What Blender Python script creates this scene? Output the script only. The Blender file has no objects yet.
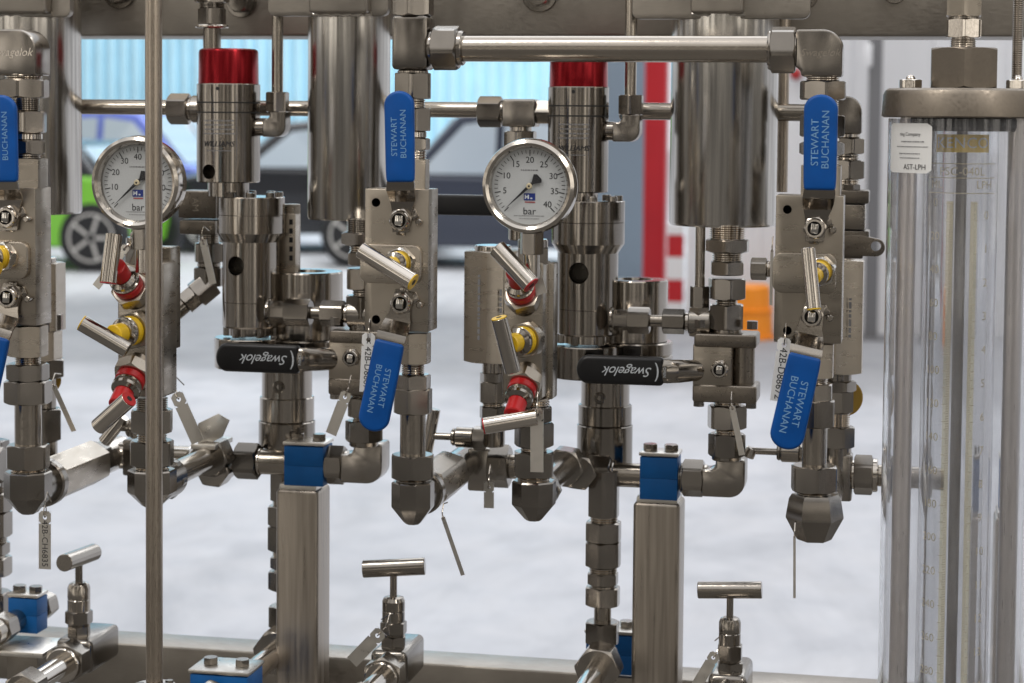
import bpy, bmesh, math, random
from mathutils import Vector, Matrix, Euler
random.seed(7)
PI = math.pi
rad = math.radians
C = bpy.context.scene.collection
V = Vector

# ------------------------------------------------------------------ camera
F = 2000.0                       # focal length in pixels
SHY = -0.1113
PITCH, YAW, ROLL = rad(3.2), rad(11.56), rad(0.5)
CAM = V((0.0, -2.0, 0.0))
CR = (Matrix.Rotation(YAW, 3, 'Z') @ Matrix.Rotation(PI / 2 - PITCH, 3, 'X') @ Matrix.Rotation(ROLL, 3, 'Z'))
FLOOR = -1.55


def P(x, y, d):
    """world point seen at photo pixel (x, y), standing on the upright plane Y = d"""
    v = CR @ V(((x - 512) / F, -(y - 341.5) / F + SHY * 1024 / F, -1.0))
    return CAM + v * ((d - CAM.y) / v.y)


def S(x, y, d):
    return (P(x + .5, y, d) - P(x - .5, y, d)).length


def PF(x, y, z=FLOOR):
    v = CR @ V(((x - 512) / F, -(y - 341.5) / F + SHY * 1024 / F, -1.0))
    return CAM + v * ((z - CAM.z) / v.z)


# ------------------------------------------------------------------ materials
def mat(name):
    m = bpy.data.materials.new(name)
    m.use_nodes = True
    nt = m.node_tree
    b = nt.nodes['Principled BSDF']
    return m, nt, b


def link(nt, a, b):
    nt.links.new(a, b)


def metal(name, col, rough, var=.12, bump=.0, stretch=(1, 1, 1), nscale=60, streak=False):
    m, nt, b = mat(name)
    b.inputs['Metallic'].default_value = 1
    tc = nt.nodes.new('ShaderNodeTexCoord')
    mp = nt.nodes.new('ShaderNodeMapping')
    mp.inputs['Scale'].default_value = stretch
    link(nt, tc.outputs['Object'], mp.inputs['Vector'])
    n = nt.nodes.new('ShaderNodeTexNoise')
    n.inputs['Scale'].default_value = nscale
    n.inputs['Detail'].default_value = 6
    link(nt, mp.outputs['Vector'], n.inputs['Vector'])
    n2 = nt.nodes.new('ShaderNodeTexNoise')
    n2.inputs['Scale'].default_value = 14
    n2.inputs['Detail'].default_value = 3
    link(nt, tc.outputs['Object'], n2.inputs['Vector'])
    oi = nt.nodes.new('ShaderNodeObjectInfo')
    # colour: base * (noise, per-piece)
    mr = nt.nodes.new('ShaderNodeMapRange')
    mr.inputs['From Min'].default_value = .3
    mr.inputs['From Max'].default_value = .7
    mr.inputs['To Min'].default_value = 1 - var
    mr.inputs['To Max'].default_value = 1 + var
    link(nt, (n if streak else n2).outputs['Fac'], mr.inputs['Value'])
    mo = nt.nodes.new('ShaderNodeMapRange')
    mo.inputs['To Min'].default_value = .74
    mo.inputs['To Max'].default_value = 1.18
    link(nt, oi.outputs['Random'], mo.inputs['Value'])
    mu = nt.nodes.new('ShaderNodeMath')
    mu.operation = 'MULTIPLY'
    link(nt, mr.outputs['Result'], mu.inputs[0])
    link(nt, mo.outputs['Result'], mu.inputs[1])
    mx = nt.nodes.new('ShaderNodeVectorMath')
    mx.operation = 'SCALE'
    mx.inputs[0].default_value = col
    link(nt, mu.outputs[0], mx.inputs['Scale'])
    link(nt, mx.outputs[0], b.inputs['Base Color'])
    rr = nt.nodes.new('ShaderNodeMapRange')
    rr.inputs['From Min'].default_value = .3
    rr.inputs['From Max'].default_value = .7
    rr.inputs['To Min'].default_value = rough * .75
    rr.inputs['To Max'].default_value = rough * 1.3
    link(nt, n.outputs['Fac'], rr.inputs['Value'])
    link(nt, rr.outputs['Result'], b.inputs['Roughness'])
    if bump:
        bp = nt.nodes.new('ShaderNodeBump')
        bp.inputs['Strength'].default_value = bump
        bp.inputs['Distance'].default_value = .0006
        link(nt, n.outputs['Fac'], bp.inputs['Height'])
        link(nt, bp.outputs['Normal'], b.inputs['Normal'])
    return m


def plain(name, col, rough, spec=.5, var=.0, nscale=30, coat=0, bump=0):
    m, nt, b = mat(name)
    b.inputs['Roughness'].default_value = rough
    b.inputs['Specular IOR Level'].default_value = spec
    b.inputs['Coat Weight'].default_value = coat
    if var or bump:
        tc = nt.nodes.new('ShaderNodeTexCoord')
        n = nt.nodes.new('ShaderNodeTexNoise')
        n.inputs['Scale'].default_value = nscale
        n.inputs['Detail'].default_value = 5
        link(nt, tc.outputs['Object'], n.inputs['Vector'])
        mr = nt.nodes.new('ShaderNodeMapRange')
        mr.inputs['From Min'].default_value = .3
        mr.inputs['From Max'].default_value = .7
        mr.inputs['To Min'].default_value = 1 - var
        mr.inputs['To Max'].default_value = 1 + var
        link(nt, n.outputs['Fac'], mr.inputs['Value'])
        mx = nt.nodes.new('ShaderNodeVectorMath')
        mx.operation = 'SCALE'
        mx.inputs[0].default_value = col
        link(nt, mr.outputs['Result'], mx.inputs['Scale'])
        link(nt, mx.outputs[0], b.inputs['Base Color'])
        if bump:
            bp = nt.nodes.new('ShaderNodeBump')
            bp.inputs['Strength'].default_value = bump
            bp.inputs['Distance'].default_value = .0004
            link(nt, n.outputs['Fac'], bp.inputs['Height'])
            link(nt, bp.outputs['Normal'], b.inputs['Normal'])
    else:
        b.inputs['Base Color'].default_value = (*col, 1)
    return m


M = {}
M['forged'] = metal('forged stainless', (.315, .29, .26), .20, .14, 0, nscale=25)
M['block'] = metal('milled stainless', (.47, .42, .355), .30, .09, 0, (1, 1, 5), 30)
M['turned'] = metal('turned stainless', (.37, .338, .30), .14, .10, .05, (.6, .6, 30), 60)
M['bright'] = metal('polished stainless', (.60, .555, .50), .12, .08, .03, nscale=400)
M['tube'] = metal('drawn tube stainless', (.42, .38, .33), .20, .08, .04, (8, 8, 8), 40)
M['dulltube'] = metal('dull tube stainless', (.38, .33, .275), .30, .10, .05, (30, 30, 1), 40)
M['beam'] = metal('brushed beam stainless', (.42, .385, .34), .40, .14, .1, (2, 14, 14), 40)
M['post'] = metal('brushed post stainless', (.40, .355, .305), .34, .22, .0, (24, 24, .8), 8, True)
M['cast'] = metal('cast stainless', (.25, .22, .185), .32, .14, .05, nscale=300)
M['rod'] = metal('tie rod stainless', (.66, .62, .60), .34, .06, .03, (20, 20, 1), 30)
M['centre'] = plain('dull bronze rod', (.15, .125, .085), .5, .4, .1, 40)
M['cyl'] = metal('cylinder with painted reflections', (.74, .71, .66), .19, .30, .0, (30, 30, .8), 6, True)  # hall reflections painted as upright streaks in the colour
M['flange'] = metal('cast flange', (.27, .235, .195), .42, .12, .05, nscale=300)
M['bore'] = metal('machined bore', (.12, .11, .095), .3)
M['chrome'] = metal('chromed nut', (.78, .75, .70), .09, .05)
M['dark'] = plain('dark bore', (.012, .012, .012), .6)
M['blue'] = plain('blue vinyl sleeve', (.001, .070, .30), .40, .28, .16, 28, 0, .14)
M['clampblue'] = plain('blue moulded clamp', (.002, .10, .33), .45, .35, .08, 60)
M['black'] = plain('black vinyl sleeve', (.008, .008, .009), .38, .45, .1, 60, 0, .1)
M['rubber'] = plain('black rubber gasket', (.015, .015, .017), .5)
M['print'] = plain('white print', (.62, .66, .70), .5)
M['palegrey'] = plain('pale print on blue', (.16, .32, .54), .5)
M['ink'] = plain('black ink', (.015, .015, .018), .6)
M['dial'] = plain('dial face', (.53, .55, .56), .5)
M['logo'] = plain('logo blue', (.01, .03, .22), .5)
M['logored'] = plain('logo red', (.4, .03, .04), .5)
M['red'] = plain('red ring', (.42, .010, .012), .3)
M['yellow'] = plain('yellow ring', (.72, .46, .01), .35)
M['amber'] = plain('amber plastic disc', (.34, .20, .01), .35)
M['gold'] = plain('gold print', (.78, .55, .09), .45)
M['goldpale'] = plain('pale gold print', (.62, .54, .36), .5)
M['label'] = plain('paper label', (.80, .80, .79), .45)
M['tag'] = metal('stamped tag', (.70, .67, .62), .34, .08, .08, nscale=120)
m, nt, b = mat('red anodised')
b.inputs['Metallic'].default_value = .75
b.inputs['Base Color'].default_value = (.24, .005, .010, 1)
b.inputs['Roughness'].default_value = .22
M['redcap'] = m


def acrylic(name, tint, rough=.03, ior=1.45, veil=.085):
    """scuffed clear plastic: refracting body with a faint milky veil"""
    m, nt, b = mat(name)
    b.inputs['Base Color'].default_value = (*tint, 1)
    b.inputs['Transmission Weight'].default_value = 1
    b.inputs['Roughness'].default_value = rough
    b.inputs['IOR'].default_value = ior
    out = nt.nodes['Material Output']
    df = nt.nodes.new('ShaderNodeBsdfTranslucent')
    df.inputs['Color'].default_value = (.86, .86, .90, 1)
    d2 = nt.nodes.new('ShaderNodeBsdfDiffuse')
    d2.inputs['Color'].default_value = (.80, .80, .84, 1)
    ad = nt.nodes.new('ShaderNodeMixShader')
    ad.inputs['Fac'].default_value = .5
    link(nt, df.outputs[0], ad.inputs[1])
    link(nt, d2.outputs[0], ad.inputs[2])
    tc = nt.nodes.new('ShaderNodeTexCoord')
    mp = nt.nodes.new('ShaderNodeMapping')
    mp.inputs['Scale'].default_value = (1, 1, .12)
    link(nt, tc.outputs['Object'], mp.inputs['Vector'])
    n = nt.nodes.new('ShaderNodeTexNoise')
    n.inputs['Scale'].default_value = 70
    n.inputs['Detail'].default_value = 7
    n.inputs['Roughness'].default_value = .7
    link(nt, mp.outputs['Vector'], n.inputs['Vector'])
    mr = nt.nodes.new('ShaderNodeMapRange')
    mr.inputs['From Min'].default_value = .35
    mr.inputs['From Max'].default_value = .72
    mr.inputs['To Min'].default_value = veil * .35
    mr.inputs['To Max'].default_value = veil * 2.2
    link(nt, n.outputs['Fac'], mr.inputs['Value'])
    mx = nt.nodes.new('ShaderNodeMixShader')
    link(nt, mr.outputs['Result'], mx.inputs['Fac'])
    link(nt, b.outputs[0], mx.inputs[1])
    link(nt, ad.outputs[0], mx.inputs[2])
    link(nt, mx.outputs[0], out.inputs['Surface'])
    return m


def thin_clear(name, tint, refl=.08):
    m, nt, b = mat(name)
    nt.nodes.remove(b)
    out = nt.nodes['Material Output']
    t = nt.nodes.new('ShaderNodeBsdfTransparent')
    t.inputs['Color'].default_value = (*tint, 1)
    g = nt.nodes.new('ShaderNodeBsdfGlossy')
    g.inputs['Roughness'].default_value = .03
    lw = nt.nodes.new('ShaderNodeLayerWeight')
    lw.inputs['Blend'].default_value = .25
    mr = nt.nodes.new('ShaderNodeMapRange')
    mr.inputs['To Min'].default_value = refl * .4
    mr.inputs['To Max'].default_value = .75
    link(nt, lw.outputs['Facing'], mr.inputs['Value'])
    pw = nt.nodes.new('ShaderNodeMath')
    pw.operation = 'POWER'
    pw.inputs[1].default_value = 2.2
    link(nt, mr.outputs['Result'], pw.inputs[0])
    mx = nt.nodes.new('ShaderNodeMixShader')
    link(nt, pw.outputs[0], mx.inputs['Fac'])
    link(nt, t.outputs[0], mx.inputs[1])
    link(nt, g.outputs[0], mx.inputs[2])
    link(nt, mx.outputs[0], out.inputs['Surface'])
    return m


M['acrylic'] = acrylic('clear acrylic', (.97, .975, .985))
M['lens'] = thin_clear('gauge glass', (.98, .98, .98), .14)
M['clear'] = thin_clear('clear sleeve', (.93, .94, .96), .25)
M['strip'] = thin_clear('pale yellow scale strip', (.93, .86, .62), .2)


# ------------------------------------------------------------------ mesh builder
class MB:
    def __init__(s):
        s.v, s.f, s.m = [], [], []
        s.mats = []

    def mi(s, k):
        mt = M[k]
        if mt not in s.mats:
            s.mats.append(mt)
        return s.mats.index(mt)

    def add(s, vs, fs, k):
        o = len(s.v)
        i = s.mi(k)
        s.v += [V(p) for p in vs]
        for f in fs:
            s.f.append([o + q for q in f])
            s.m.append(i)
        return s

    def rings(s, rs, k, cap0=True, cap1=True):
        n = len(rs[0])
        vs = [p for r in rs for p in r]
        fs = []
        for a in range(len(rs) - 1):
            for i in range(n):
                j = (i + 1) % n
                fs.append((a * n + i, a * n + j, (a + 1) * n + j, (a + 1) * n + i))
        if cap0:
            fs.append(tuple(reversed(range(n))))
        if cap1:
            fs.append(tuple((len(rs) - 1) * n + i for i in range(n)))
        return s.add(vs, fs, k)

    def lathe(s, o, ax, prof, k, seg=32, cap0=True, cap1=True):
        """prof: (distance along axis, radius)"""
        u, w, a = frame(ax)
        rs = []
        for t, r in prof:
            r = max(r, 1e-5)
            rs.append([o + a * t + (u * math.cos(2 * PI * i / seg) + w * math.sin(2 * PI * i / seg)) * r for i in range(seg)])
        return s.rings(rs, k, cap0, cap1)

    def cyl(s, p0, p1, r, k, seg=28, ch=.0, r1=None):
        L = (p1 - p0).length
        r1 = r if r1 is None else r1
        c = min(ch, L * .3, r * .5)
        pr = [(0, r - c), (c, r), (L - c, r1), (L, r1 - c)] if c else [(0, r), (L, r1)]
        return s.lathe(p0, p1 - p0, pr, k, seg)

    def hexn(s, p0, p1, R, k, rot=0., ch=1., n=6):
        """hexagonal nut with turned chamfers; R = corner radius"""
        u, w, a = frame(p1 - p0)
        L = (p1 - p0).length
        seg = 48
        ri = R * math.cos(PI / n)

        def hr(t):
            q = (t - rot) % (2 * PI / n) - PI / n
            return min(ri / math.cos(q), R * .985)
        e = ri * .97
        rs = []
        for z, mode in ((0, 0), (0, 1), (1, 1), (1, 0)):
            ring = []
            for i in range(seg):
                t = 2 * PI * i / seg
                h = hr(t)
                r = min(h, e) if mode == 0 else h
                off = ch * (h - e) * .55 if mode == 1 else 0
                off = min(max(off, 0.0001), L * .4)
                zz = (off if mode else 0) if z == 0 else (L - off if mode else L)
                ring.append(p0 + a * zz + (u * math.cos(t) + w * math.sin(t)) * r)
            rs.append(ring)
        return s.rings(rs, k)

    def box(s, c, sx, sy, sz, k, R=None, bev=.0, seg=2):
        bm = bmesh.new()
        bmesh.ops.create_cube(bm, size=1)
        for v in bm.verts:
            v.co = V((v.co.x * sx, v.co.y * sy, v.co.z * sz))
        if bev:
            bmesh.ops.bevel(bm, geom=bm.edges[:], offset=bev, segments=seg, affect='EDGES', profile=.5)
        R = R or Matrix.Identity(3)
        bm.verts.index_update()
        vs = [c + R @ v.co for v in bm.verts]
        fs = [[v.index for v in f.verts] for f in bm.faces]
        bm.free()
        return s.add(vs, fs, k)

    def prism(s, poly, o, U, W, N, dep, k, bev=.0, seg=2):
        """polygon (u, w) extruded from o along N by dep"""
        bm = bmesh.new()
        a = [bm.verts.new(V((p[0], p[1], 0))) for p in poly]
        b = [bm.verts.new(V((p[0], p[1], dep))) for p in poly]
        n = len(poly)
        bm.faces.new(list(reversed(a)))
        bm.faces.new(b)
        for i in range(n):
            j = (i + 1) % n
            bm.faces.new((a[i], a[j], b[j], b[i]))
        bmesh.ops.recalc_face_normals(bm, faces=bm.faces[:])
        if bev:
            bm.edges.ensure_lookup_table()
            es = [e for e in bm.edges if len(e.link_faces) == 2 and e.calc_face_angle(0) > .6]
            bmesh.ops.bevel(bm, geom=es, offset=bev, segments=seg, affect='EDGES', profile=.5, clamp_overlap=True)
        bm.verts.index_update()
        vs = [o + U * v.co.x + W * v.co.y + N * v.co.z for v in bm.verts]
        fs = [[v.index for v in f.verts] for f in bm.faces]
        bm.free()
        return s.add(vs, fs, k)

    def tube(s, pts, r, k, seg=20, cap=True):
        rs = []
        up = None
        for i, p in enumerate(pts):
            if i == 0:
                a = pts[1] - p
            elif i == len(pts) - 1:
                a = p - pts[i - 1]
            else:
                a = (pts[i + 1] - p).normalized() + (p - pts[i - 1]).normalized()
            a.normalize()
            if up is None:
                u, w, _ = frame(a)
            else:
                u = (up - a * up.dot(a)).normalized()
                w = a.cross(u)
            up = u
            rr = r[i] if isinstance(r, (list, tuple)) else r
            rs.append([p + (u * math.cos(2 * PI * j / seg) + w * math.sin(2 * PI * j / seg)) * rr for j in range(seg)])
        return s.rings(rs, k, cap, cap)

    def sphere(s, c, r, k, n=12, sz=1.):
        prof = [(-math.cos(PI * i / n) * r * sz, math.sin(PI * i / n) * r) for i in range(n + 1)]
        return s.lathe(c, V((0, 0, 1)), prof, k, 20)

    def text(s, body, fn, size, k, shear=0., align='CENTER', spacing=1.):
        """lettering: fn maps flat (x, y) in metres to a world point"""
        vs, fs = glyphs(body, shear, align, spacing)
        return s.add([fn(p[0] * size, p[1] * size) for p in vs], fs, k)

    def dashes(s, fn, rows, width, size, gap, k):
        """rows of tiny illegible print"""
        for r in range(rows):
            x = -width / 2 * random.uniform(.8, 1)
            while x < width / 2 * .9:
                w = size * random.uniform(.6, 2.2)
                y = -r * gap
                q = [fn(x, y), fn(x + w, y), fn(x + w, y + size * .8), fn(x, y + size * .8)]
                s.add(q, [(0, 1, 2, 3)], k)
                x += w + size * .5
        return s


_G = {}


def glyphs(body, shear, align, spacing):
    key = (body, shear, align, spacing)
    if key not in _G:
        cu = bpy.data.curves.new('lettering', 'FONT')
        cu.body = body
        cu.size = 1.4
        cu.shear = shear
        cu.align_x = align
        cu.align_y = 'CENTER'
        cu.space_character = spacing
        cu.resolution_u = 3
        ob = bpy.data.objects.new('lettering', cu)
        me = bpy.data.meshes.new_from_object(ob)
        _G[key] = ([(v.co.x, v.co.y) for v in me.vertices], [tuple(p.vertices) for p in me.polygons])
        bpy.data.objects.remove(ob)
        bpy.data.curves.remove(cu)
        bpy.data.meshes.remove(me)
    return _G[key]


def frame(ax):
    a = ax.normalized()
    t = V((0, 0, 1)) if abs(a.z) < .9 else V((1, 0, 0))
    u = t.cross(a).normalized()
    w = a.cross(u)
    return u, w, a


def finish(o, angle=24):
    bm = bmesh.new()
    bm.from_mesh(o.data)
    bmesh.ops.recalc_face_normals(bm, faces=bm.faces[:])
    lim = rad(angle)
    for e in bm.edges:
        if len(e.link_faces) == 2:
            e.smooth = e.calc_face_angle(0) < lim
    for f in bm.faces:
        f.smooth = True
    bm.to_mesh(o.data)
    bm.free()


def build(name, mb, parent=None, root=None, recalc=True):
    base = root.location if root else V((0, 0, 0))
    me = bpy.data.meshes.new(name)
    me.from_pydata([tuple(p - base) for p in mb.v], [], mb.f)
    for mt in mb.mats:
        me.materials.append(mt)
    me.polygons.foreach_set('material_index', mb.m)
    me.update()
    o = bpy.data.objects.new(name, me)
    C.objects.link(o)
    if parent:
        o.parent = parent
    if recalc:
        finish(o)
    return o


class Thing:
    def __init__(s, name, label, cat, loc, group=None):
        o = bpy.data.objects.new(name, None)
        o.empty_display_size = .02
        C.objects.link(o)
        o.location = loc
        o['label'] = label
        o['category'] = cat
        if group:
            o['group'] = group
        s.o = o

    def part(s, name, mb, parent=None, **kw):
        return build(name, mb, parent or s.o, s.o, **kw)


def solo(name, mb, label, cat, group=None, loc=None):
    """a thing that is one mesh"""
    c = V((sum(p.x for p in mb.v) / len(mb.v), sum(p.y for p in mb.v) / len(mb.v), min(p.z for p in mb.v)))
    class R: pass
    r = R()
    r.location = loc or c
    o = build(name, mb, None, r)
    o.location = r.location
    o['label'] = label
    o['category'] = cat
    if group:
        o['group'] = group
    return o


def cut(o, root, cutters):
    """drill holes: list of MB cutters in world coordinates"""
    tmp = []
    for cb in cutters:
        c = build('drill', cb, None, root)
        c.location = root.location
        tmp.append(c)
        md = o.modifiers.new('drill', 'BOOLEAN')
        md.operation = 'DIFFERENCE'
        md.solver = 'EXACT'
        md.material_mode = 'TRANSFER'
        md.object = c
    bpy.context.view_layer.update()
    dg = bpy.context.evaluated_depsgraph_get()
    me = bpy.data.meshes.new_from_object(o.evaluated_get(dg), depsgraph=dg)
    old = o.data
    o.modifiers.clear()
    o.data = me
    bpy.data.meshes.remove(old)
    for c in tmp:
        d = c.data
        bpy.data.objects.remove(c)
        bpy.data.meshes.remove(d)
    finish(o)


X, Y, Z = V((1, 0, 0)), V((0, 1, 0)), V((0, 0, 1))
NAMES = {'n': 'hex_nut', 'r': 'collar', 't': 'threaded_neck', 'u': 'tube', 'f': 'flange', 'b': 'square_body', 'h': 'hex_body', 's': 'swivel_ring'}


def piece(T, p0, p1, w, kind, k=None, rot=None):
    """one machined piece of width w (metres) between two points on an axis"""
    mb = MB()
    L = (p1 - p0).length
    a = (p1 - p0).normalized()
    if kind == 'n':
        mb.hexn(p0, p1, w / 2, k or 'forged', rot if rot is not None else random.choice((0, .12, .26, .42, .5236)))
    elif kind == 'h':
        mb.hexn(p0, p1, w / 2, k or 'block', 0 if rot is None else rot, ch=.5)
    elif kind in 'ru':
        mb.cyl(p0, p1, w / 2, k or ('tube' if kind == 'u' else 'turned'), 32, .0006 if kind == 'u' else .0012)
    elif kind == 's':
        r = w / 2
        mb.lathe(p0, a, [(0, r * .8), (L * .2, r), (L * .42, r), (L * .5, r * .93), (L * .58, r), (L * .8, r), (L, r * .8)], k or 'turned', 32)
    elif kind == 't':
        r = w / 2
        n = max(3, int(L / .0021))
        pr = [(0, r * .9)]
        for i in range(n):
            pr += [(L * (i + .25) / n, r), (L * (i + .55) / n, r), (L * (i + .8) / n, r * .9)]
        pr.append((L, r * .9))
        mb.lathe(p0, a, pr, k or 'bright', 28)
    elif kind == 'f':
        mb.cyl(p0, p1, w / 2, k or 'forged', 36, .002)
    elif kind == 'b':
        c = (p0 + p1) / 2
        mb.box(c, w, w, L, k or 'forged', None, .003, 2)
    return T.part(NAMES[kind], mb)


def column(T, x, d, items, ref=None):
    """pieces stacked on an upright axis at photo column x; items: (y0, y1, width in px, kind)"""
    ys = [q for it in items for q in it[:2]]
    ym = ref if ref is not None else (min(ys) + max(ys)) / 2
    c = P(x, ym, d)
    k = S(x, ym, d)
    for it in items:
        z0, z1 = P(x, it[0], d).z, P(x, it[1], d).z
        piece(T, V((c.x, d, z1)), V((c.x, d, z0)), it[2] * k, it[3], *(it[4:]))


def row(T, y, d, items, xr=None):
    xs = [q for it in items for q in it[:2]]
    xm = xr if xr is not None else (min(xs) + max(xs)) / 2
    z = P(xm, y, d).z
    for it in items:
        a, b = P(it[0], y, d), P(it[1], y, d)
        piece(T, V((a.x, d, z)), V((b.x, d, z)), it[2] * S(xm, y, d), it[3], *(it[4:]))


def deep(T, x, y, d, items):
    """pieces on an axis that runs straight back; items: (d0, d1, width px, kind)"""
    c = P(x, y, d)
    k = S(x, y, d)
    for it in items:
        piece(T, V((c.x, it[0], c.z)), V((c.x, it[1], c.z)), it[2] * k, it[3], *(it[4:]))


def at(x, y, d):
    return P(x, y, d)


def flat(o, U, W):
    return lambda x, y: o + U * x + W * y


def front_elbow(T, x, y0, y1, w, d, dep=.024, rot=PI / 8, n=8, prof=((-1, .30), (-.955, .42), (-.60, .985), (-.57, 1))):
    """forged elbow turning from upright to straight back: faceted, pointed underside"""
    k = S(x, y0, d)
    o = at(x, y0, d)
    h = (y1 - y0) * k
    a = w * k / 2
    rs = []
    for z_, r in [(h * q[0], a * q[1]) for q in prof] + ([(-.0015, a), (0, a - .0015)] if n == 8 else [(-h * .10, a * .90), (0, a * .80)]):
        rs.append([o + V((r * math.cos(rot + 2 * PI * i / n), r * math.sin(rot + 2 * PI * i / n), z_)) for i in range(n)])
    mb = MB()
    mb.rings(rs, 'forged')
    mb.cyl(o + V((0, 0, -h * .42)), o + V((0, a + dep, -h * .42)), a * .84, 'forged', 32, .001)
    return T.part('elbow_body', mb), o.z - h * .42


def side_elbow(T, x0, x1, y0, y1, d, kind, k2='forged', text=None):
    """forged elbow in the picture plane; kind 'tr' joins left and bottom, 'br' joins left and top"""
    k = S(x0, y0, d)
    a, b = at(x0, y0, d), at(x1, y1, d)
    w, h = b.x - a.x, a.z - b.z
    r = min(w, h) * .42
    n = 8
    if kind == 'tr':
        arc = [(w - r + r * math.sin(PI / 2 * i / n), -r + r * math.cos(PI / 2 * i / n)) for i in range(n + 1)]
        poly = [(0, 0)] + arc + [(w, -h), (w * .12, -h), (w * .12, -h * .88), (0, -h * .80)]
    else:
        arc = [(w - r + r * math.cos(PI / 2 * i / n), -h + r - r * math.sin(PI / 2 * i / n)) for i in range(n + 1)]
        poly = [(0, -h * .30), (w * .22, -h * .30), (w * .32, -h * .20), (w * .32, 0), (w, 0)] + arc + [(0, -h)]
    dep = min(w, h) * .8
    mb = MB()
    mb.prism(poly, a + V((0, -dep / 2, 0)), X, Z, Y, dep, k2, min(w, h) * .1, 3)
    if text:
        c = a + V((w * .52, -dep / 2 - .0003, -h * .5))
        mb.text(text, flat(c, X, Z), w * .16, 'bright', .3)
    return T.part('elbow_body', mb)


def tee_body(T, x0, x1, y0, y1, d, dep=None, k='forged'):
    a, b = at(x0, y0, d), at(x1, y1, d)
    c = (a + b) / 2
    w, h = b.x - a.x, a.z - b.z
    mb = MB()
    mb.box(V((c.x, d, c.z)), w, dep or min(w, h), h, k, None, min(w, h) * .12, 3)
    return T.part('tee_body', mb)


# ================================================================== SETTING
exec_order = []


def structure(name, mb):
    o = build(name, mb)
    o['kind'] = 'structure'
    return o


def floor_mat():
    m, nt, b = mat('pale painted floor')
    tc = nt.nodes.new('ShaderNodeTexCoord')

    def noise(scale, detail, rough, dist=0., stretch=(1, 1, 1)):
        mp = nt.nodes.new('ShaderNodeMapping')
        mp.inputs['Scale'].default_value = stretch
        link(nt, tc.outputs['Object'], mp.inputs['Vector'])
        n = nt.nodes.new('ShaderNodeTexNoise')
        n.inputs['Scale'].default_value = scale
        n.inputs['Detail'].default_value = detail
        n.inputs['Roughness'].default_value = rough
        n.inputs['Distortion'].default_value = dist
        link(nt, mp.outputs['Vector'], n.inputs['Vector'])
        return n.outputs['Fac']

    def ramp(fac, stops):
        cr = nt.nodes.new('ShaderNodeValToRGB')
        e = cr.color_ramp.elements
        e[0].position, e[0].color = stops[0][0], (*stops[0][1], 1)
        e[1].position, e[1].color = stops[-1][0], (*stops[-1][1], 1)
        for p, c in stops[1:-1]:
            e.new(p).color = (*c, 1)
        link(nt, fac, cr.inputs['Fac'])
        return cr.outputs['Color']

    def mul(a, c):
        mx = nt.nodes.new('ShaderNodeMixRGB')
        mx.blend_type = 'MULTIPLY'
        mx.inputs['Fac'].default_value = 1
        link(nt, a, mx.inputs['Color1'])
        link(nt, c, mx.inputs['Color2'])
        return mx.outputs['Color']
    base = ramp(noise(4, 7, .58, .4, (1, .8, 1)), [(.30, (.50, .515, .555)), (.45, (.555, .57, .61)), (.62, (.59, .60, .635))])
    worn = ramp(noise(1.6, 7, .66, .6, (1, .55, 1)), [(.34, (.80, .805, .81)), (.48, (.94, .94, .94)), (.60, (1.03, 1.03, 1.03))])
    spots = ramp(noise(2.6, 8, .72, 1.4, (.5, 1.7, 1)), [(.27, (.60, .60, .63)), (.345, (1, 1, 1))])
    c = mul(mul(base, worn), spots)
    # bare concrete between the painted bay and the parking strip
    sp = nt.nodes.new('ShaderNodeSeparateXYZ')
    link(nt, tc.outputs['Object'], sp.inputs[0])
    wob = nt.nodes.new('ShaderNodeMath')
    wob.operation = 'MULTIPLY_ADD'
    link(nt, noise(.8, 6, .65), wob.inputs[0])
    wob.inputs[1].default_value = 1.2
    link(nt, sp.outputs['Y'], wob.inputs[2])
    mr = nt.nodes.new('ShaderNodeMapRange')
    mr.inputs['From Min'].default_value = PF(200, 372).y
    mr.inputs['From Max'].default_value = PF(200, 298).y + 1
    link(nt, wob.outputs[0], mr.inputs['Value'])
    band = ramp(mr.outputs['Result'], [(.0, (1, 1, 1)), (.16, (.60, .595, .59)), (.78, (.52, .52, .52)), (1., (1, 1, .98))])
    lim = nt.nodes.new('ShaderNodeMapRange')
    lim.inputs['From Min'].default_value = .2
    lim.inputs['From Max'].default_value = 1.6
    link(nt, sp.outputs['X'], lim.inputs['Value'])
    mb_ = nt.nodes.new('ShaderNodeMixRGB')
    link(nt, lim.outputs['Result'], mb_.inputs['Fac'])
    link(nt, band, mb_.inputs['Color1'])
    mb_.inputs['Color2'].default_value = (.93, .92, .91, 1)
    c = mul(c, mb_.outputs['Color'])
    link(nt, c, b.inputs['Base Color'])
    b.inputs['Roughness'].default_value = .6
    b.inputs['Specular IOR Level'].default_value = .3
    return m


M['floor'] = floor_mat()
M['apron'] = plain('worn concrete', (.27, .27, .285), .6, .4, .14, 1.2)
M['dimsheet'] = plain('added dark reflection sheet', (.10, .092, .082), .55, .4, .15, 1.5)  # for an added sheet, dark so the metal reflects a dim hall
M['wallblue'] = plain('pale blue cladding', (.55, .84, .97), .5, .5, .06, 2)
M['wallwhite'] = plain('white panel wall', (.88, .89, .92), .5, .4, .03, 1)
M['greypanel'] = plain('grey blue panel', (.22, .28, .34), .5, .4, .05, 1)
M['darkgrey'] = plain('dark grey steel paint', (.20, .20, .21), .5)
M['paintred'] = plain('red paint', (.50, .01, .018), .4, .5, .08, 2)
M['paintwhite'] = plain('white paint', (.80, .80, .82), .4)
M['orange'] = plain('orange plastic', (.95, .30, .012), .4)
M['cargreen'] = plain('green car paint', (.22, .62, .05), .25, .5, 0, 30, .6)
M['carblue'] = plain('blue car paint', (.16, .22, .70), .25, .5, 0, 30, .6)
M['carblack'] = plain('black car paint', (.012, .014, .02), .2, .5, 0, 30, .7)
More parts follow.
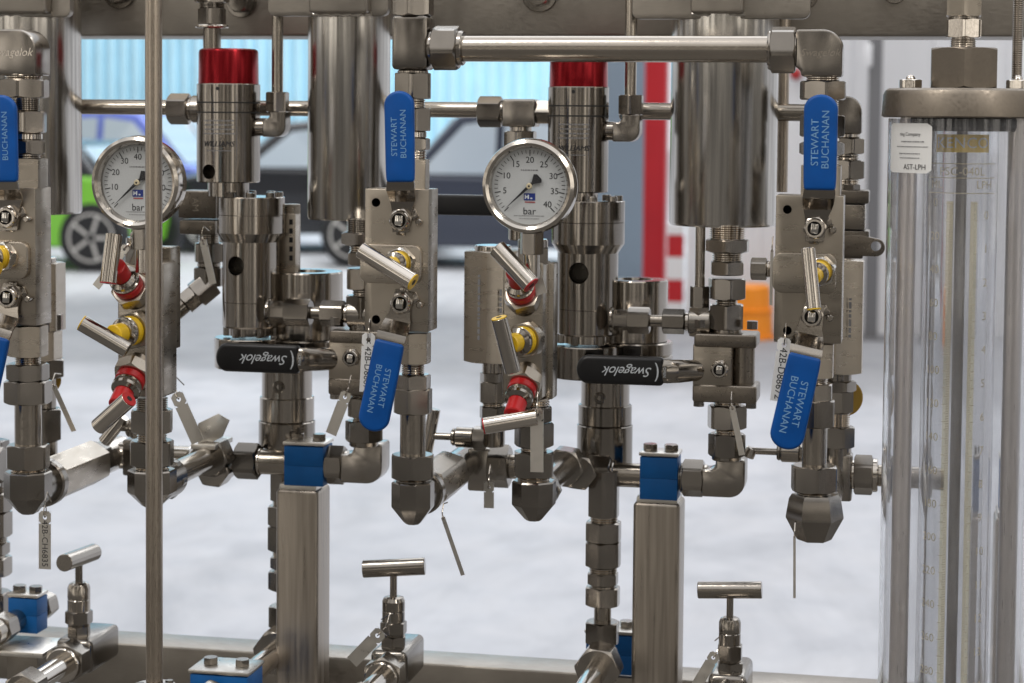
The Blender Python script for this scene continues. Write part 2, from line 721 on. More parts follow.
M['carnavy'] = plain('dark navy car paint', (.045, .055, .085), .2, .5, 0, 30, .7)
M['carwhite'] = plain('white car paint', (.75, .77, .82), .25, .5, 0, 30, .6)
M['carpink'] = plain('magenta stripe', (.45, .03, .25), .3)
M['carglass_sky'] = plain('car glass with painted sky', (.50, .58, .66), .08, 1.0, 0, 30, .5)  # bright sky in the windows is put into this pale base colour
M['tyre'] = plain('tyre', (.02, .02, .022), .7)
M['rim'] = plain('pale alloy rim', (.62, .60, .57), .35)
M['headlamp'] = plain('headlamp lens', (.8, .82, .85), .12, .8)

mb = MB()
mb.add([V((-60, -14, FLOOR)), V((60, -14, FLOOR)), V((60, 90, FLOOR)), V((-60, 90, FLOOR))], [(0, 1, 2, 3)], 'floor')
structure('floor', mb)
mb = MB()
mb.add([V((-30, -14, FLOOR + .004)), V((30, -14, FLOOR + .004)), V((30, 2.6, FLOOR + .004)), V((-30, 2.6, FLOOR + .004))], [(0, 1, 2, 3)], 'dimsheet')
structure('added_dark_sheet', mb)  # unseen sheet added under and before the skid to darken its reflections

# corrugated pale blue wall far behind
D_WALL = 27.0
a, b = at(-400, 0, D_WALL), at(640, 0, D_WALL)
mb = MB()
pts = []
x = a.x
i = 0
while x < b.x:
    pts.append((x, D_WALL + (.0 if i % 4 in (0, 1) else .10)))
    x += .05
    i += 1
vs, fs = [], []
for (x, y) in pts:
    vs += [V((x, y, FLOOR)), V((x, y, 5.5))]
for i in range(len(pts) - 1):
    fs.append((2 * i, 2 * i + 2, 2 * i + 3, 2 * i + 1))
n0 = len(vs)
vs += [V((a.x, D_WALL + .3, FLOOR)), V((pts[-1][0], D_WALL + .3, FLOOR)), V((pts[-1][0], D_WALL + .3, 5.5)), V((a.x, D_WALL + .3, 5.5))]
fs.append((n0 + 1, n0, n0 + 3, n0 + 2))
mb.add(vs, fs, 'wallblue')
T = Thing('clad_wall', 'pale blue corrugated wall far behind the parked cars', 'wall', V((a.x, D_WALL, FLOOR)))
T.part('cladding', mb)
mb = MB()
mb.box(V(((a.x + b.x) / 2, D_WALL - .1, at(200, 162, D_WALL).z)), b.x - a.x, .12, .5, 'carwhite', None, .02)
T.part('rail', mb)
# white wall at right
D_W2 = PF(800, 332).y
a, b = at(690, 0, D_W2), at(1300, 0, D_W2)
mb = MB()
mb.box(V(((a.x + b.x) / 2, D_W2 + .1, FLOOR + 3)), b.x - a.x, .2, 6, 'wallwhite', None, .01)
T = Thing('panel_wall', 'white panel wall behind the clear meter tube', 'wall', V((a.x, D_W2, FLOOR)))
T.part('wall_panel', mb)
for xx in (700, 760, 848, 936, 1010):
    mb = MB()
    p = at(xx, 100, D_W2)
    mb.box(V((p.x, D_W2 - .012, FLOOR + 3)), .05, .024, 5.9, 'wallwhite', None, .005)
    T.part('seam', mb)
# dark column standing before the white wall
p = at(875, 100, D_W2 - .35)
mb = MB()
mb.box(V((p.x, D_W2 - .35, FLOOR + 3)), .095, .12, 6, 'darkgrey', None, .01)
T = Thing('steel_column', 'slim dark grey column against the white panel wall', 'column', V((p.x, D_W2 - .35, FLOOR)))
T.part('shaft', mb)
mb = MB()
mb.box(V((p.x, D_W2 - .35, FLOOR + .01)), .22, .22, .02, 'darkgrey', None, .004)
T.part('base_plate', mb)
mb = MB()
q = at(868, 55, D_W2 - .43)
mb.box(q, .06, .04, .16, 'wallwhite', None, .01)
T.part('switch_box', mb)
# grey blue door panel
D_G = 16.0
a, b = at(585, 0, D_G), at(668, 0, D_G)
T = Thing('door_panel', 'plain grey blue door panel beside the red column', 'door', V(((a.x + b.x) / 2, D_G, FLOOR)))
mb = MB()
mb.box(V(((a.x + b.x) / 2, D_G, FLOOR + 1.9)), b.x - a.x, .12, 3.8, 'greypanel', None, .01)
T.part('leaf', mb)
mb = MB()
mb.box(V((a.x + .06, D_G - .09, FLOOR + 1.05)), .03, .06, .16, 'darkgrey', None, .008)
T.part('handle', mb)
# red column
D_R = 14.0
p = at(656, 150, D_R)
w = 22 * S(659, 150, D_R)
mb = MB()
mb.box(V((p.x, D_R, FLOOR + 2.5)), w, w * .9, 5, 'paintred', None, .015)
T = Thing('red_column', 'tall red painted steel column in front of the grey door', 'column', V((p.x, D_R, FLOOR)))
T.part('shaft', mb)
mb = MB()
mb.box(V((p.x, D_R, FLOOR + .012)), w * 1.5, w * 1.5, .024, 'darkgrey', None, .005)
T.part('base_plate', mb)


def barrier_post(xa, xb, d, ytop, label):
    a, b = at(xa, ytop, d), at(xb, ytop, d)
    w = b.x - a.x
    T = Thing('barrier_post', label, 'barrier post', V(((a.x + b.x) / 2, d, FLOOR)), 'striped barrier posts by the red column')
    z = FLOOR + .03
    mb = MB()
    mb.box(V(((a.x + b.x) / 2, d, FLOOR + .015)), w * 1.8, .3, .03, 'rubber', None, .01)
    T.part('foot', mb)
    mb = MB()
    n = 0
    st = .165
    while z < a.z:
        h = min(st, a.z - z)
        mb.box(V(((a.x + b.x) / 2, d, z + h / 2)), w, .06, h - .001, 'paintred' if n % 2 else 'paintwhite', None, 0)
        z += st
        n += 1
    T.part('striped_panel', mb)


barrier_post(668, 684, 12.6, 224, 'red and white striped post touching the red column')
barrier_post(691, 701, 13.0, 226, 'narrow red and white striped post just left of the column of fittings')
# orange drum
p = PF(748, 338)
k = S(748, 320, p.y)
T = Thing('traffic_drum', 'blurred orange safety drum on the floor before the white wall', 'drum', V(p))
mb = MB()
r = 27 * k
mb.lathe(p, Z, [(0, r), (.12 * r, r * 1.02), (.14 * r, r * .92), (1.0 * r, r * .88), (1.03 * r, r * .94), (1.1 * r, r * .94), (1.12 * r, r * .84), (1.9 * r, r * .8), (2.0 * r, r * .7)], 'orange', 28)
T.part('drum', mb)
# small red alarm beacon on the white wall
p = at(796, 74, D_W2 - .05)
T = Thing('alarm_beacon', 'small red alarm beacon high on the white wall', 'beacon', p)
mb = MB()
mb.lathe(p, -Y, [(-.05, .05), (0, .05)], 'paintwhite', 20)
T.part('base', mb)
mb = MB()
mb.lathe(p, -Y, [(0, .045), (.05, .043), (.08, .03), (.09, .01)], 'red', 20)
T.part('dome', mb)


def soften(o, w):
    md = o.modifiers.new('rounding', 'BEVEL')
    md.width = w
    md.segments = 4
    md.limit_method = 'ANGLE'
    md.angle_limit = rad(12)
    for p in o.data.polygons:
        p.use_smooth = True


def car(name, label, cx, gy, d, L, W, H, rz, body, extra=None, low=None, wb=.62, top=None):
    """a hatchback seen out of focus; +x of the car is its nose"""
    g = at(cx, gy, d)
    T = Thing(name, label, 'car', V((g.x, d, FLOOR)), 'cars parked behind the skid')
    R = Matrix.Rotation(rz, 3, 'Z')
    O = V((g.x, d, FLOOR))

    def W_(p):
        return O + R @ V(p)
    h = L / 2
    low_prof = [(-h, .42), (-h * .98, .78), (-h * .9, .92), (h * .42, .96), (h * .86, .82), (h * .98, .62), (h, .4), (h * .97, .22), (-h * .97, .22)]
    mb = MB()
    rs = []
    for yy, sc_ in ((-W / 2, .96), (-W / 2 + .06, 1), (W / 2 - .06, 1), (W / 2, .96)):
        rs.append([W_((x * sc_, yy, .55 + (z - .55) * sc_)) for x, z in low_prof])
    mb.rings(rs, body)
    bd = T.part('body', mb)
    soften(bd, .12)
    roof = [(-h * .88, .9), (-h * .66, H * .97), (-h * .1, H), (h * .12, H * .97), (h * .46, .93)]
    mb = MB()
    rs = []
    for yy, iz in ((-W / 2 + .05, 0), (-W / 2 + .22, 1), (W / 2 - .22, 1), (W / 2 - .05, 0)):
        rs.append([W_((x * (1 if iz or z < 1 else 1.0), yy if z < 1 else (yy * .98 if iz else yy * .86), z if iz or z < 1 else z * .98)) for x, z in roof])
    mb.rings(rs, top or body)
    soften(T.part('roof', mb), .06)
    for sgn in (-1, 1):
        for seg in ([(-h * .72, .95), (-h * .60, H * .9), (-h * .18, H * .93), (-h * .18, .96)], [(-h * .13, .96), (-h * .13, H * .93), (h * .08, H * .9), (h * .36, .96)]):
            mb = MB()
            q = []
            for off in (.0, .02):
                q.append([W_((x, sgn * ((W / 2 - .035 if z < 1 else (W / 2 - .05) * .885) + off), z)) for x, z in seg])
            mb.rings(q, 'carglass_sky')
            T.part('window', mb)
    mb = MB()
    q = []
    for off in (0, .02):
        q.append([W_((h * .46 + off, -W * .40, .95)), W_((h * .46 + off, W * .40, .95)), W_((h * .16 + off, W * .33, H * .94)), W_((h * .16 + off, -W * .33, H * .94))])
    mb.rings(q, 'carglass_sky')
    T.part('windscreen', mb)
    mb = MB()
    q = []
    for off in (0, -.02):
        q.append([W_((-h * .885 + off, -W * .40, .95)), W_((-h * .885 + off, W * .40, .95)), W_((-h * .69 + off, W * .34, H * .93)), W_((-h * .69 + off, -W * .34, H * .93))])
    mb.rings(q, 'carglass_sky')
    T.part('rear_window', mb)
    for sx in (-1, 1):
        for sgn in (-1, 1):
            c = W_((sx * h * wb, sgn * (W / 2 - .09), .33))
            ax = R @ V((0, sgn, 0))
            mb = MB()
            mb.lathe(c, ax, [(-.1, .2), (-.1, .31), (-.07, .335), (.09, .335), (.115, .31), (.115, .235)], 'tyre', 32)
            wl = T.part('wheel', mb)
            mb = MB()
            mb.lathe(c, ax, [(.04, .05), (.10, .236), (.12, .24), (.125, .225), (.09, .2), (.085, .06), (.10, .05), (.1, .001)], 'rim', 32, False)
            for q in range(5):
                t = q * 2 * PI / 5
                u, w_, a_ = frame(ax)
                mb.tube([c + ax * .1 + (u * math.cos(t) + w_ * math.sin(t)) * .04, c + ax * .1 + (u * math.cos(t) + w_ * math.sin(t)) * .22], .022, 'rim', 8)
            T.part('rim', mb, wl)
    for sgn in (-1, 1):
        mb = MB()
        mb.sphere(W_((h * .90, sgn * W * .38, .66)), .10, 'headlamp')
        T.part('headlight', mb)
        mb = MB()
        mb.box(W_((-h * .955, sgn * W * .40, .76)), .08, .16, .2, 'red', R, .02)
        T.part('tail_light', mb)
    mb = MB()
    mb.box(W_((h * .975, 0, .36)), .12, W * .9, .2, low or 'rubber', R, .04)
    T.part('bumper', mb)
    if extra:
        for sgn in (-1, 1):
            mb = MB()
            mb.box(W_((0, sgn * (W / 2 + .004), .5)), L * .8, .012, .22, extra, R, .003)
            T.part('stripe', mb)
    return T


car('parked_car', 'bright green car with its wheel just below the left gauge', 12, 266, PF(60, 264).y, 2.9, 1.7, 1.30, rad(181), 'cargreen', wb=.84, top='carblack')
car('parked_car', 'pale blue car parked behind the left gauge', 142, 240, 21.0, 3.3, 1.75, 1.6, rad(4), 'carblue', 'carpink', 'carpink')
car('parked_car', 'black car seen between the left pump and its hanging cylinder', 306, 240, 20.0, 3.4, 1.8, 1.5, rad(196), 'carblack')
car('parked_car', 'dark navy car behind the middle gauge', 490, 262, 18.4, 3.2, 1.75, 1.62, rad(181), 'carnavy', wb=.78)
car('parked_car', 'white car standing farthest back by the corrugated wall', 120, 215, 24.8, 4.3, 1.8, 1.55, rad(170), 'carwhite')

# ================================================================== SKID FRAME
DB = .30     # front face of the beams
mb = MB()
za, zb = at(512, 36.5, DB).z, at(512, -75, DB).z
a, b = at(-900, 36, DB), at(1900, 36, DB)
mb.box(V(((a.x + b.x) / 2, DB + .05, (za + zb) / 2)), b.x - a.x, .10, zb - za, 'beam', None, .004, 3)
T = Thing('top_beam', 'wide brushed steel beam across the top of the skid', 'beam', V(((a.x + b.x) / 2, DB, za)))
T.part('beam', mb)
for (x, y, r) in ((242, 2, 15), (540, -6, 18), (806, -3, 12), (895, -8, 12), (120, -8, 16)):
    p = at(x, y, DB)
    k = S(x, y, DB)
    mb = MB()
    mb.lathe(p, -Y, [(0, r * k), (.003, r * k), (.0045, r * k * .96)], 'forged', 28)
    mb.hexn(p + V((0, -.0045, 0)), p + V((0, -.016, 0)), r * k * .72, 'forged', .2)
    T.part('bolt', mb)
mb = MB()
a, b = at(-900, 640, DB), at(1900, 690, DB)
zt = at(100, 642, DB).z
hgt = 46 * S(512, 650, DB)
mb.box(V(((a.x + b.x) / 2, DB + .03, zt - hgt / 2)), b.x - a.x, .06, hgt, 'beam', None, .004, 3)
o = solo('bottom_beam', mb, 'brushed steel beam along the bottom of the skid', 'beam')
ZB = zt

# square posts with moulded clamps
def post(x0, x1, ytop, d, label):
    a, b = at(x0, ytop, d), at(x1, ytop, d)
    w = b.x - a.x
    zb = FLOOR + .004
    T = Thing('square_post', label, 'post', V(((a.x + b.x) / 2, d + w / 2, zb)), 'square posts carrying clamps')
    mb = MB()
    mb.box(V(((a.x + b.x) / 2, d + w / 2, (a.z + zb) / 2)), w, w, a.z - zb, 'post', None, .005, 4)
    T.part('post', mb)
    mb = MB()
    mb.box(V(((a.x + b.x) / 2, d + w / 2, a.z + .002)), w * .88, w * .88, .008, 'tag', None, .002)
    T.part('cap_plate', mb)
    return (a.x + b.x) / 2, d + w / 2, a.z + .006


def clamp(x0, x1, y0, y1, d, label, grp='blue pipe clamps', dep=None):
    a, b = at(x0, y0, d), at(x1, y1, d)
    w, h = b.x - a.x, a.z - b.z
    dp = dep or w * .8
    c = V(((a.x + b.x) / 2, d + dp / 2, (a.z + b.z) / 2))
    T = Thing('pipe_clamp', label, 'pipe clamp', V((c.x, c.y, b.z)), grp)
    mb = MB()
    gap = 0.
    mb.box(c + V((0, 0, h * .25 + gap)), w, dp, h * .5 - gap, 'clampblue', None, .0007, 2)
    T.part('upper_half', mb)
    mb = MB()
    mb.box(c - V((0, 0, h * .25 + gap)), w, dp, h * .5 - gap, 'clampblue', None, .0007, 2)
    T.part('lower_half', mb)
    mb = MB()
    mb.box(c + V((0, 0, h / 2 + .0035)), w * 1.06, dp * 1.06, .004, 'tag', None, .001)
    T.part('cover_plate', mb)
    for t in (-.28, .28):
        q = c + V((w * t, -dp * (.0 if dp < .03 else .0), h / 2 + .0055))
        mb = MB()
        mb.hexn(q, q + V((0, 0, .0075)), .0085, 'forged', .3)
        T.part('bolt', mb)
    return T


DP = .20
post(275.5, 318, 489, DP, 'square brushed post under the left blue clamp')
post(633, 680, 502, DP, 'square brushed post under the right blue clamp')
post(1003, 1052, 518, DP, 'square brushed post partly hidden by the clear meter tube')
clamp(284, 323, 446, 487, DP, 'blue pipe clamp on the left square post')
clamp(640, 677, 457, 501, DP, 'blue pipe clamp on the right square post')
clamp(1010, 1052, 462, 516, DP, 'blue pipe clamp seen behind the clear meter tube')
clamp(190, 247, 674, 722, .05, 'wide blue pipe clamp at the bottom edge left of the left post')
clamp(8, 37, 598, 634, .20, 'blue pipe clamp by the bottom left corner')
clamp(586, 634, 634, 676, .27, 'small blue pipe clamp low behind the right square post')
T = Thing('clamp_foot', 'flat steel foot under the bottom left blue clamp', 'foot plate', at(20, 650, .2))
mb = MB()
c = at(20, 646, .17)
mb.box(c, .09, .07, .006, 'tag', None, .001)
T.part('plate', mb)
mb = MB()
mb.box(c + V((0, .02, -.03)), .04, .03, .055, 'beam', None, .002)
T.part('stem', mb)

T = Thing('clamped_pipe', 'short pipe with hex nuts passing through the bottom left blue clamp', 'pipe', at(22, 640, .2), 'short pipes held by the blue clamps')
deep(T, 24, 616, .22, [(.13, .15, 22, 'u'), (.15, .175, 28, 'n', 'forged', .3), (.175, .26, 20, 'u'), (.26, .285, 27, 'n', 'forged', .3)])
T = Thing('clamped_pipe', 'stub of pipe in front of the wide blue clamp at the bottom edge', 'pipe', at(212, 690, .05), 'short pipes held by the blue clamps')
deep(T, 217, 694, .05, [(.0, .045, 24, 'u'), (.02, .04, 34, 'n', 'forged', .3)])

# ================================================================== HANGING CYLINDERS
DC = .21


def hang_cyl(x0, x1, ybot, label):
    xm = (x0 + x1) / 2
    k = S(xm, 120, DC)
    c = at(xm, ybot, DC)
    r = (x1 - x0) / 2 * k
    T = Thing('hanging_cylinder', label, 'cylinder', c, 'steel cylinders hung from the top beam')
    top = at(xm, -40, DC).z
    mb = MB()
    mb.lathe(V((c.x, DC, c.z)), Z, [(0, r * .97), (.0012, r - .0008), (.003, r), (top - c.z, r)], 'cyl', 96)
    T.part('cylinder_body', mb)
    return T, c, k


T, c, k = hang_cyl(-12, 78, 213, 'hanging steel cylinder at the left edge of the skid')
T, c, k = hang_cyl(309, 388, 219, 'hanging steel cylinder left of the middle upright blue lever')
T, c, k = hang_cyl(669, 776, 225, 'hanging steel cylinder left of the right upright blue lever')


T = Thing('upright_tube', 'thin dark upright tube just right of the right hanging cylinder', 'tube', at(783, 192, .27))
column(T, 783, .27, [(-40, 192, 13, 'u', 'dulltube')])


def bracket(px0, px1, py, bx0, bx1, by, label):
    d = .155
    T = Thing('mounting_bracket', label, 'bracket', at((px0 + px1) / 2, py, d), 'welded brackets on the top beam')
    a, b = at(px0, py, d), at(px1, py, d)
    top = at(px0, -60, d).z
    w = b.x - a.x
    h = top - a.z
    r = .008
    arc1 = [(r - r * math.sin(PI / 2 * i / 5), r - r * math.cos(PI / 2 * i / 5)) for i in range(6)]
    arc2 = [(w - r + r * math.sin(PI / 2 * i / 5), r - r * math.cos(PI / 2 * i / 5)) for i in range(6)]
    mb = MB()
    mb.prism([(0, h)] + arc1[::-1] + arc2 + [(w, h)], V((a.x, d, a.z)), X, Z, Y, .012, 'beam', .001, 2)
    T.part('plate', mb)
    d2 = d - .02
    a, b = at(bx0, by, d2), at(bx1, by, d2)
    top = at(px0, -60, d2).z
    mb = MB()
    mb.box(V(((a.x + b.x) / 2, d2 + .0095, (a.z + top) / 2)), b.x - a.x, .019, top - a.z, 'beam', None, .004, 3)
    T.part('welded_block', mb)
    mb = MB()
    n = 16
    pts = [V((a.x + (b.x - a.x) * i / n, d2 + .019, a.z - .0005 + .0008 * math.sin(i * 2.1))) for i in range(n + 1)]
    mb.tube(pts, [.0022 + .0004 * math.sin(i * 1.7) for i in range(n + 1)], 'tag', 10)
    T.part('weld_bead', mb)


bracket(-30, 70, 17, -15, 45, 13, 'welded bracket over the left hanging cylinder')
bracket(268, 388, 16, 308, 367, 13, 'welded bracket over the middle hanging cylinder')
bracket(632, 810, 19, 690, 743, 13, 'welded bracket over the right hanging cylinder')

# ================================================================== FOREGROUND UPRIGHT TUBE
d = -.14
T = Thing('upright_tube', 'dull upright steel tube standing in front of the left gauge', 'tube', at(154, 690, d))
c = at(154, 340, d)
k = S(154, 340, d)
mb = MB()
mb.cyl(V((c.x, d, at(154, 690, d).z)), V((c.x, d, at(154, -40, d).z)), 8 * k, 'dulltube', 40)
T.part('tube', mb)
mb = MB()
z = at(154, 684, d).z
mb.lathe(V((c.x, d, z - .006)), Z, [(0, 21 * k), (.004, 21 * k), (.005, 20 * k), (.005, 8.2 * k)], 'bright', 40)
T.part('foot_flange', mb)
for t in (-.6, .5, 2.4):
    q = V((c.x + 15 * k * math.cos(t), d - 15 * k * math.sin(t) * .8, z - .001))
    mb = MB()
    mb.hexn(q, q + V((0, 0, .004)), 4 * k, 'forged')
    T.part('bolt', mb)


# ================================================================== PUMPS
DPUMP = .20


def onto(c, r):
    """flat (x, y) -> round an upright cylinder whose axis passes through c, front = towards -Y"""
    return lambda x, y: V((c.x + r * math.sin(x / r), c.y - r * math.cos(x / r), c.z + y))


def pump(x, cap, body, yb, head, hy, hx, low, ly, lx, hole1, hole2, ycap, label, s=1.):
    d = DPUMP
    k = S(x, 150, d)
    T = Thing('pump', label, 'pump', at(x, 330, d), 'upright pumps with red caps')
    ax = at(x, 150, d).x
    zz = lambda y: at(x, y, d).z
    A = lambda y: V((ax, d, zz(y)))
    r = cap * k / 2
    mb = MB()
    h = zz(ycap[0]) - zz(ycap[1])
    mb.lathe(A(ycap[1]), Z, [(0, r), (h - .004, r * .985), (h - .0015, r * .96), (h, r * .88), (h - .001, r * .5)], 'redcap', 64)
    T.part('cap', mb)
    r = body * k / 2
    y0, y1 = ycap[1], yb
    H = zz(y0) - zz(y1)
    mb = MB()
    g1, g2 = (zz(y0 + 19 * s) - zz(y1)), (zz(y0 + 29 * s) - zz(y1))
    pr = [(0, r * .96), (.001, r)]
    for g in (g2, g1):
        pr += [(g - .0008, r), (g - .0007, r * .965), (g + .0007, r * .965), (g + .0008, r)]
    pr += [(H - .0008, r), (H, r * .98)]
    mb.lathe(A(y1), Z, pr, 'turned', 64)
    for g in (g1, g2):
        mb.lathe(A(y1) + V((0, 0, g)), Z, [(-.0008, r * .99), (-.0007, r * 1.0015), (.0007, r * 1.0015), (.0008, r * .99)], 'dark', 64, False, False)
    f = onto(A(y0 + 61 * s), r + .0003)
    for bo in (-.00022, 0, .00022):
        mb.text('WILLIAMS', (lambda x, y, bo=bo: f(x + bo, y)), 5.2 * k * s, 'ink', .25)
    mb.dashes(onto(A(y0 + 38 * s), r + .0003), 4, 34 * k, .0018 * s, .0050 * s, 'darkgrey')
    mb.dashes(onto(A(y0 + 68 * s), r + .0003), 1, 28 * k, .0012 * s, .003, 'darkgrey')
    o = T.part('upper_body', mb)
    cb = MB()
    q = at(hole1[0], hole1[1], d)
    cb.cyl(V((q.x, d - r * 1.3, q.z)), V((q.x, d - r * .2, q.z)), hole1[2] * k, 'bore', 28)
    cut(o, T.o, [cb])
    # small set screw
    mb = MB()
    q = onto(A(y0 + 5 * s), r)(0, 0)
    mb.cyl(q + V((0, .002, 0)), q - V((0, .0008, 0)), .002, 'dark', 12)
    T.part('set_screw', mb)
    mb = MB()
    mb.cyl(A(hy[0]), A(yb), 20 * k * s, 'turned', 40)
    T.part('neck', mb)
    # cylinder head and lower body
    k = S(hx, 250, d)
    ax = at(hx, 250, d).x
    A = lambda y: V((ax, d, zz(y)))
    rh, rl = head * k / 2, low * k / 2
    Ht = zz(hy[0]) - zz(ly)
    h1 = zz(hy[1]) - zz(ly)
    h2 = zz(hy[1] + 9 * s) - zz(ly)
    hs = zz(ly - 26 * s) - zz(ly)
    hm = zz((hy[0] + hy[1]) / 2) - zz(ly)
    mb = MB()
    mb.lathe(A(ly), Z, [(0, rl * .95), (.002, rl), (hs - .0004, rl), (hs, rl * .985), (hs + .0004, rl), (h2, rl), (h1, rh), (hm - .0004, rh), (hm, rh * .985), (hm + .0004, rh), (Ht - .001, rh), (Ht, rh * .97)], 'turned', 72)
    o = T.part('lower_body', mb)
    cb = MB()
    q = at(hole2[0], hole2[1], d)
    cb.cyl(V((q.x, d - rl * 1.3, q.z)), V((q.x, d - rl * .15, q.z)), hole2[2] * k, 'bore', 28)
    cb2 = MB()
    cb2.lathe(V((q.x, d - rl * 1.02, q.z)), Y, [(-.01, hole2[2] * k * 1.5), (rl * .2, hole2[2] * k * 1.0)], 'turned', 28)
    cut(o, T.o, [cb, cb2])
    for i in range(8):
        t = i * PI / 4 + .3
        q = A(hy[0]) + V((math.cos(t) * rh * .82, math.sin(t) * rh * .82, -.001))
        mb = MB()
        mb.cyl(q, q + V((0, 0, .0065)), .0052, 'forged', 14, .0008)
        T.part('bolt', mb)
    mb = MB()
    mb.cyl(A(ly + 8 * s), A(ly - 1), rl * .8, 'turned', 40)
    T.part('gland', mb)
    for i in range(6):
        t = i * PI / 3 + .2
        q = A(ly + 9 * s) + V((math.cos(t) * rl * .85, math.sin(t) * rl * .85, 0))
        mb = MB()
        mb.cyl(q, q + V((0, 0, .011)), .0045, 'forged', 12, .0006)
        T.part('bolt', mb)
    return T, A, k, rl


# left pump
T, A, k, rl = pump(228.5, 57, 60, 182, 64, (196, 232), 251, 54, 326, 251, (219, 171, 7), (244, 264, 8), (49, 84), 'upright pump with red cap right of the left gauge', .98)
mb = MB(); mb.cyl(A(366), A(336), rl * 1.28, 'turned', 48, .001); T.part('base_flange', mb)
# right pump
T2, A2, k2, rl2 = pump(578, 58, 60, 192, 72, (200, 243), 588, 60, 334, 588, (566, 190, .1), (583, 271, 9), (58, 87), 'upright pump with red cap behind the middle gauge', 1.)
mb = MB(); mb.cyl(A2(376), A2(344), rl2 * 1.2, 'turned', 48, .001); T2.part('base_flange', mb)


def side_chamber(x0, x1, y0, y1, fx0, fx1, fy1, label, cap_y):
    d = .235
    xm = (x0 + x1) / 2
    k = S(xm, y0, d)
    c = at(xm, y1, d)
    T = Thing('side_chamber', label, 'pressure chamber', at(xm, fy1, d), 'round chambers beside the pumps')
    zt = at(xm, y0, d).z
    r = (x1 - x0) / 2 * k
    mb = MB()
    mb.lathe(c, Z, [(0, r), (zt - c.z - .0015, r), (zt - c.z, r * .97), (zt - c.z, r * .55), (zt - c.z - .004, r * .5)], 'turned', 64)
    T.part('chamber_body', mb)
    rf = (fx1 - fx0) / 2 * k
    zf = at(xm, fy1, d).z
    mb = MB()
    mb.lathe(V((c.x, d, zf)), Z, [(0, rf * .97), (.001, rf), ((c.z - zf) * .45, rf), ((c.z - zf) * .5, rf * .96), ((c.z - zf) * .55, rf), (c.z - zf - .002, rf), (c.z - zf - .0005, rf * .96)], 'turned', 64)
    T.part('flange', mb)
    return T


side_chamber(272, 341, 271, 337, 266, 346, 366, 'round steel chamber with flange right of the left pump', 0)
side_chamber(603, 667, 279, 340, 596, 671, 368, 'round steel chamber with flange right of the right pump', 0)

# pump legs
def pump_leg(x, items, screw, label):
    d = .255
    T = Thing('stepped_pipe', label, 'pipe', at(x, items[-1][1], d), 'stepped legs below the pumps')
    column(T, x, d, items)
    k = S(x, screw[1], d)
    p = at(screw[0], screw[1], d - items[0][2] / 2 * k + .0015)
    mb = MB()
    mb.lathe(p, -Y, [(0, 6 * k), (.002, 6 * k), (.003, 5 * k), (.003, 2.6 * k), (.001, 2.4 * k)], 'turned', 24)
    T.part('plug_screw', mb)
    return T


pump_leg(287, [(364, 398, 48, 'r'), (396, 420, 52, 'r'), (420, 446, 54, 'r')], (279, 387), 'stepped steel leg under the left pump behind the black lever')
pump_leg(605, [(366, 406, 48, 'r'), (404, 424, 53, 'r'), (424, 470, 55, 'r')], (600, 398), 'stepped steel leg under the right pump behind the black lever')


# delivery elbows beside the pump heads
def pump_elbow(xt, wt, xn0, xn1, yn0, yn1, ex0, ex1, ey0, ey1, label):
    d = DPUMP
    T = Thing('delivery_pipe', label, 'pipe', at(xt, ey1, d), 'thin pipes dropping to the pump heads')
    column(T, xt, d, [(-30, yn0 + 4, wt, 'u')])
    column(T, xt, d, [(yn0, yn1, xn1 - xn0, 'n', 'forged', 0)])
    side_elbow(T, ex0, ex1, ey0 - 2, ey1, d, 'br')
    k = S(xt, ey1, d)
    row(T, (ey0 + ey1) / 2 + 2, d, [(ex0 - 10, ex0 + 2, (ey1 - ey0) * .72, 'r')])


pump_elbow(277.5, 11, 266, 289, 92, 112, 265, 288, 113, 137, 'thin pipe and elbow entering the left pump head')
pump_elbow(631, 12, 617, 644, 95, 115, 614, 641, 116, 142, 'thin pipe and elbow entering the right pump head')

# feed above the left pump
T = Thing('feed_fitting', 'fitting and short pipe above the red cap of the left pump', 'pipe fitting', at(212, 50, DPUMP + .02))
column(T, 212, DPUMP + .02, [(-30, 3, 34, 'n'), (3, 8, 24, 't'), (8, 25, 28, 'n'), (25, 28, 32, 'r', 'bright'), (28, 60, 17, 'u')])

# block with nuts left of the left pump
d = .235
T = Thing('suction_valve', 'dark square valve block with nuts left of the left pump', 'valve', at(208, 300, d))
mb = MB()
a, b = at(184, 190, d), at(222, 218, d)
c = (a + b) / 2
mb.box(c, b.x - a.x, .04, a.z - b.z, 'cast', None, .002)
mb.text('AM', flat(c + V((-.002, -.0205, 0)), -Z, X), .008, 'block')
T.part('valve_block', mb)
mb = MB()
a, b = at(186, 219, d), at(222, 234, d)
c = (a + b) / 2
mb.box(c, b.x - a.x, .045, a.z - b.z, 'cast', None, .002)
T.part('lower_plate', mb)
column(T, 209, d, [(234, 243, 20, 't'), (243, 262, 30, 'n'), (262, 267, 22, 'r'), (267, 286, 30, 'n')])
pa, pb = at(212, 282, d), at(176, 312, d - .02)
dv = (pb - pa)
piece(T, pa, pa + dv * .45, .036, 'n')
piece(T, pa + dv * .45, pa + dv * .75, .030, 'n')
piece(T, pa + dv * .75, pa + dv * 1.15, .020, 'r')

# slotted column right of left pump head
d = .225
T = Thing('level_column', 'slotted square column right of the left pump head', 'column', at(290, 272, d))
mb = MB()
a, b = at(278, 213, d), at(298, 272, d)
c = (a + b) / 2
mb.box(c, b.x - a.x, .02, a.z - b.z, 'block', None, .001)
T.part('column_body', mb)
mb = MB()
for i in range(5):
    p = at(291, 222 + i * 9, d - .0103)
    mb.box(p, .004, .001, .006, 'dark')
T.part('slots', mb)
column(T, 292, d, [(204, 214, 17, 'n', 'block')])


